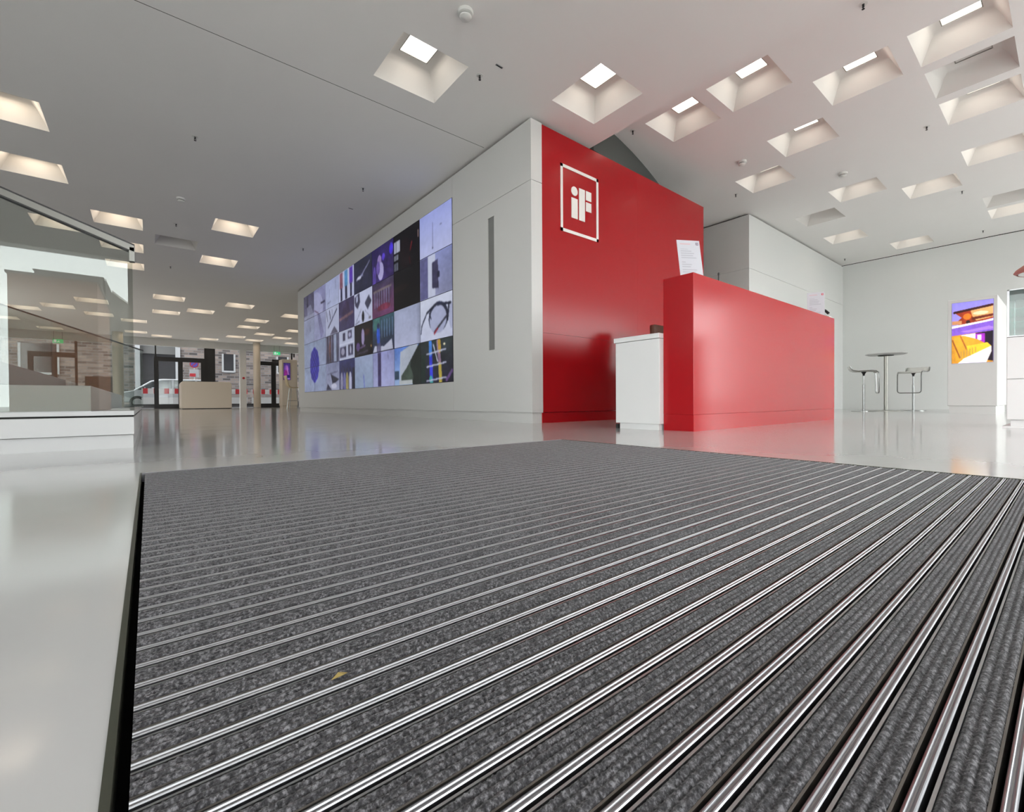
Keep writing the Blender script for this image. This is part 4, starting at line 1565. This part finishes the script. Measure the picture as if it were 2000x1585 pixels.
def poster_paint(U, V, C):
    gv((70, 50, 120), (110, 60, 150))(U, V, C)
    ell(C, U, V, .45, .3, .3, .18, (130, 80, 170))
    line(C, U, V, .5, .25, .75, .75, .09, (190, 120, 190))
    ell(C, U, V, .3, .6, .25, .2, (130, 40, 120))
    ell(C, U, V, .7, .8, .3, .1, (40, 30, 90))
    rect(C, U, V, .05, .9, .88, .96, (150, 120, 190))
    return C


sc2 = bx(4.68, 4.96, 21.99, 22.02, 1.24, 2.0).build('screen', 'bezel_black', t)
WORLD[sc2.name] = Matrix.Identity(4)
sheet('picture', (4.69, 21.988, 1.99), (4.95, 21.988, 1.99), (4.95, 21.988, 1.25), (4.69, 21.988, 1.25), 24, 50, poster_paint, 'screen_picture', sc2)

t = thing('bar_chair', 'pale wooden chair on thin legs in front of the far poster kiosk', 'chair', (4.15, 18.2, 0))
b = MB()
prf = [(3.92, 1.22), (3.95, 1.05), (3.99, .88), (4.04, .80), (4.12, .775), (4.35, .775), (4.42, .77)]
for x, z in prf:
    for yv in (18.0, 18.1, 18.2, 18.3, 18.4):
        b.v.append((x, yv, z))
for i in range(len(prf) - 1):
    for j in range(4):
        a = i * 5 + j
        b.f.append((a, a + 1, a + 6, a + 5))
o = b.build('seat_shell', 'pale_wood', t, smooth='all')
o.modifiers.new('thick', 'SOLIDIFY').thickness = .02
for (tx, ty), (gx, gy) in (((4.1, 18.06), (4.02, 18.0)), ((4.34, 18.06), (4.42, 18.0)), ((4.1, 18.34), (4.02, 18.4)), ((4.34, 18.34), (4.42, 18.4))):
    MB().tube([(tx, ty, .765), (gx, gy, 0.0)], .011, 8).build('leg', 'chrome', t, smooth=True)
MB().tube([(4.05, 18.03, .3), (4.39, 18.03, .3), (4.39, 18.37, .3), (4.05, 18.37, .3)], .008, 8, closed=True).build('footrest', 'chrome', t, smooth=True)

# ------------------------------------------------------------------ street outside
struct(bx(-40, 40, YF + .3, 60, -.12, -.02).build('street', 'asphalt'), 'grey street outside the far windows')
struct(bx(-40, 40, YF + .3, 28.2, -.02, 0).build('sidewalk', 'paving'), 'pavement outside the far windows')
BYF = 36.0
bb = thing('brick_building', 'grey brown brick building across the street', 'building', (0, BYF + 2, 0))
wx = [(-40.0, -.62), (1.62, 60.0)]
for a, b in wx:
    bx(a, b, BYF, BYF + 3, 0, 22).build('wall', 'street_brick', bb)
bx(-.62, 1.62, BYF, BYF + 3, 4.4, 22).build('wall', 'street_brick', bb)
for x0 in (-.62, 1.38):
    bx(x0, x0 + .24, BYF - .06, BYF + .3, 0, 4.4).build('jamb', 'jamb_white', bb)
bx(-.38, 1.38, BYF + .25, BYF + .4, 0, 3.35).build('portal_pane', 'pane_dark', bb)
bx(-.38, 1.38, BYF + .2, BYF + .4, 3.35, 4.4).build('portal_panel', 'render_grey', bb)
for x0, x1, z0, z1 in ((3.98, 4.56, 2.42, 3.55), (7.3, 7.9, 2.42, 3.55), (-5.4, -4.0, 2.0, 3.6)):
    fr2 = MB()
    for a in ((x0 - .1, x0, z0 - .1, z1), (x1, x1 + .1, z0 - .1, z1), (x0, x1, z0 - .12, z0)):
        fr2.box(a[0], a[1], BYF - .06, BYF + .0, a[2], a[3])
    fo = fr2.build('window_frame', 'jamb_white', bb)
    WORLD[fo.name] = Matrix.Identity(4)
    bx(x0, x1, BYF - .02, BYF + .0, z0, z1).build('pane', 'pane_dark', fo)

# parked car
CY0 = 29.6
car = thing('parked_car', 'white estate car parked outside the street doors', 'car', (1.05, CY0 + .85, -.02))
CDX = -1.15
body = [(-.12, .30), (-.10, .62), (.0, .78), (.55, .90), (1.25, 1.40), (1.7, 1.50), (3.6, 1.50), (4.15, 1.36), (4.42, .95), (4.45, .45), (4.40, .30)]
MB().prism([(x + CDX, z) for x, z in body], 'y', CY0, CY0 + 1.7).build('body', 'car_white', car, bevel=.05, seg=3)
MB().prism([(x + CDX, z) for x, z in [(.72, .93), (1.30, 1.34), (1.72, 1.42), (2.1, 1.43), (2.1, .93)]], 'y', CY0 - .012, CY0 + .02).build('side_window', 'car_glass', car)
MB().prism([(x + CDX, z) for x, z in [(2.2, .93), (2.2, 1.43), (3.1, 1.43), (3.1, .93)]], 'y', CY0 - .012, CY0 + .02).build('side_window', 'car_glass', car)
MB().prism([(x + CDX, z) for x, z in [(3.2, .93), (3.2, 1.43), (3.6, 1.41), (4.05, 1.28), (4.2, .95)]], 'y', CY0 - .012, CY0 + .02).build('side_window', 'car_glass', car)
for xw in (.72 + CDX, 3.55 + CDX):
    b = MB().lathe([(.20, 0), (.32, .02), (.32, .2), (.2, .22)], 24)
    b.v = [(xw + x, CY0 - .03 + z, .30 + y_) for x, y_, z in b.v]
    wo = b.build('wheel', 'tyre_rubber', car, smooth=True)
    WORLD[wo.name] = Matrix.Identity(4)
    b = MB().lathe([(.05, -.01), (.19, .0), (.19, .02)], 20)
    b.v = [(xw + x, CY0 - .035 + z, .30 + y_) for x, y_, z in b.v]
    b.build('hub_cap', 'aluminium_dull', wo, smooth=True)
bx(-.14 + CDX, .12 + CDX, CY0 - .01, CY0 + .2, .66, .78).build('head_lamp', 'white_plastic', car)
bx(4.36 + CDX, 4.46 + CDX, CY0 - .01, CY0 + .2, .75, 1.0).build('tail_lamp', 'barrier_red', car)
bx(1.28 + CDX, 1.42 + CDX, CY0 - .16, CY0 - .02, .93, 1.05).build('mirror', 'car_white', car, bevel=.02)

# red and white site barriers
for i, (x0, x1, lb) in enumerate(((-.25, 2.1, 'red and white site barrier in front of the parked car'), (2.3, 4.1, 'red and white site barrier behind the grey pier'), (4.3, 6.2, 'red and white site barrier behind the right street door'))):
    t = thing('site_barrier', lb, 'barrier', ((x0 + x1) / 2, 27.5, 0), 0, 'red and white site barriers')
    bx(x0, x1, 27.5, 27.54, .70, .95).build('plank', 'barrier_white', t)
    bx(x0, x1, 27.5, 27.54, .16, .52).build('plank', 'barrier_white', t)
    xx = x0 + .05
    while xx < x1 - .1:
        bx(xx, min(xx + .18, x1), 27.494, 27.546, .70, .95).build('red_block', 'barrier_red', t)
        xx += .40
    for xx in (x0 + .1, x1 - .14):
        bx(xx, xx + .05, 27.54, 27.58, 0.0, 1.0).build('post', 'aluminium_dull', t)
        bx(xx - .05, xx + .1, 27.2, 27.9, 0, .06).build('foot', 'black_plastic', t)

t = thing('traffic_sign', 'round blue no stopping sign above a white plate across the street', 'road sign', (2.06, 31.5, -.02))
MB().tube([(2.06, 31.55, -.02), (2.06, 31.55, 2.75)], .03, 8).build('pole', 'aluminium_dull', t, smooth=True)


def disc(cx_, cz_, r, y0, y1):
    return MB().prism([(cx_ + r * math.cos(i * math.pi / 14), cz_ + r * math.sin(i * math.pi / 14)) for i in range(28)], 'y', y0, y1)


disc(2.06, 2.46, .21, 31.50, 31.52).build('red_rim', 'barrier_red', t)
disc(2.06, 2.46, .165, 31.49, 31.5).build('blue_field', 'sign_blue', t)
MB().prism([(1.93, 2.35), (1.96, 2.32), (2.19, 2.57), (2.16, 2.60)], 'y', 31.484, 31.49).build('red_slash', 'barrier_red', t)
bx(1.83, 2.27, 31.50, 31.52, 1.72, 2.16).build('white_plate', 'jamb_white', t)
bx(1.84, 2.12, 31.49, 31.50, 1.75, 1.93).build('plate_symbol', 'barrier_red', t)
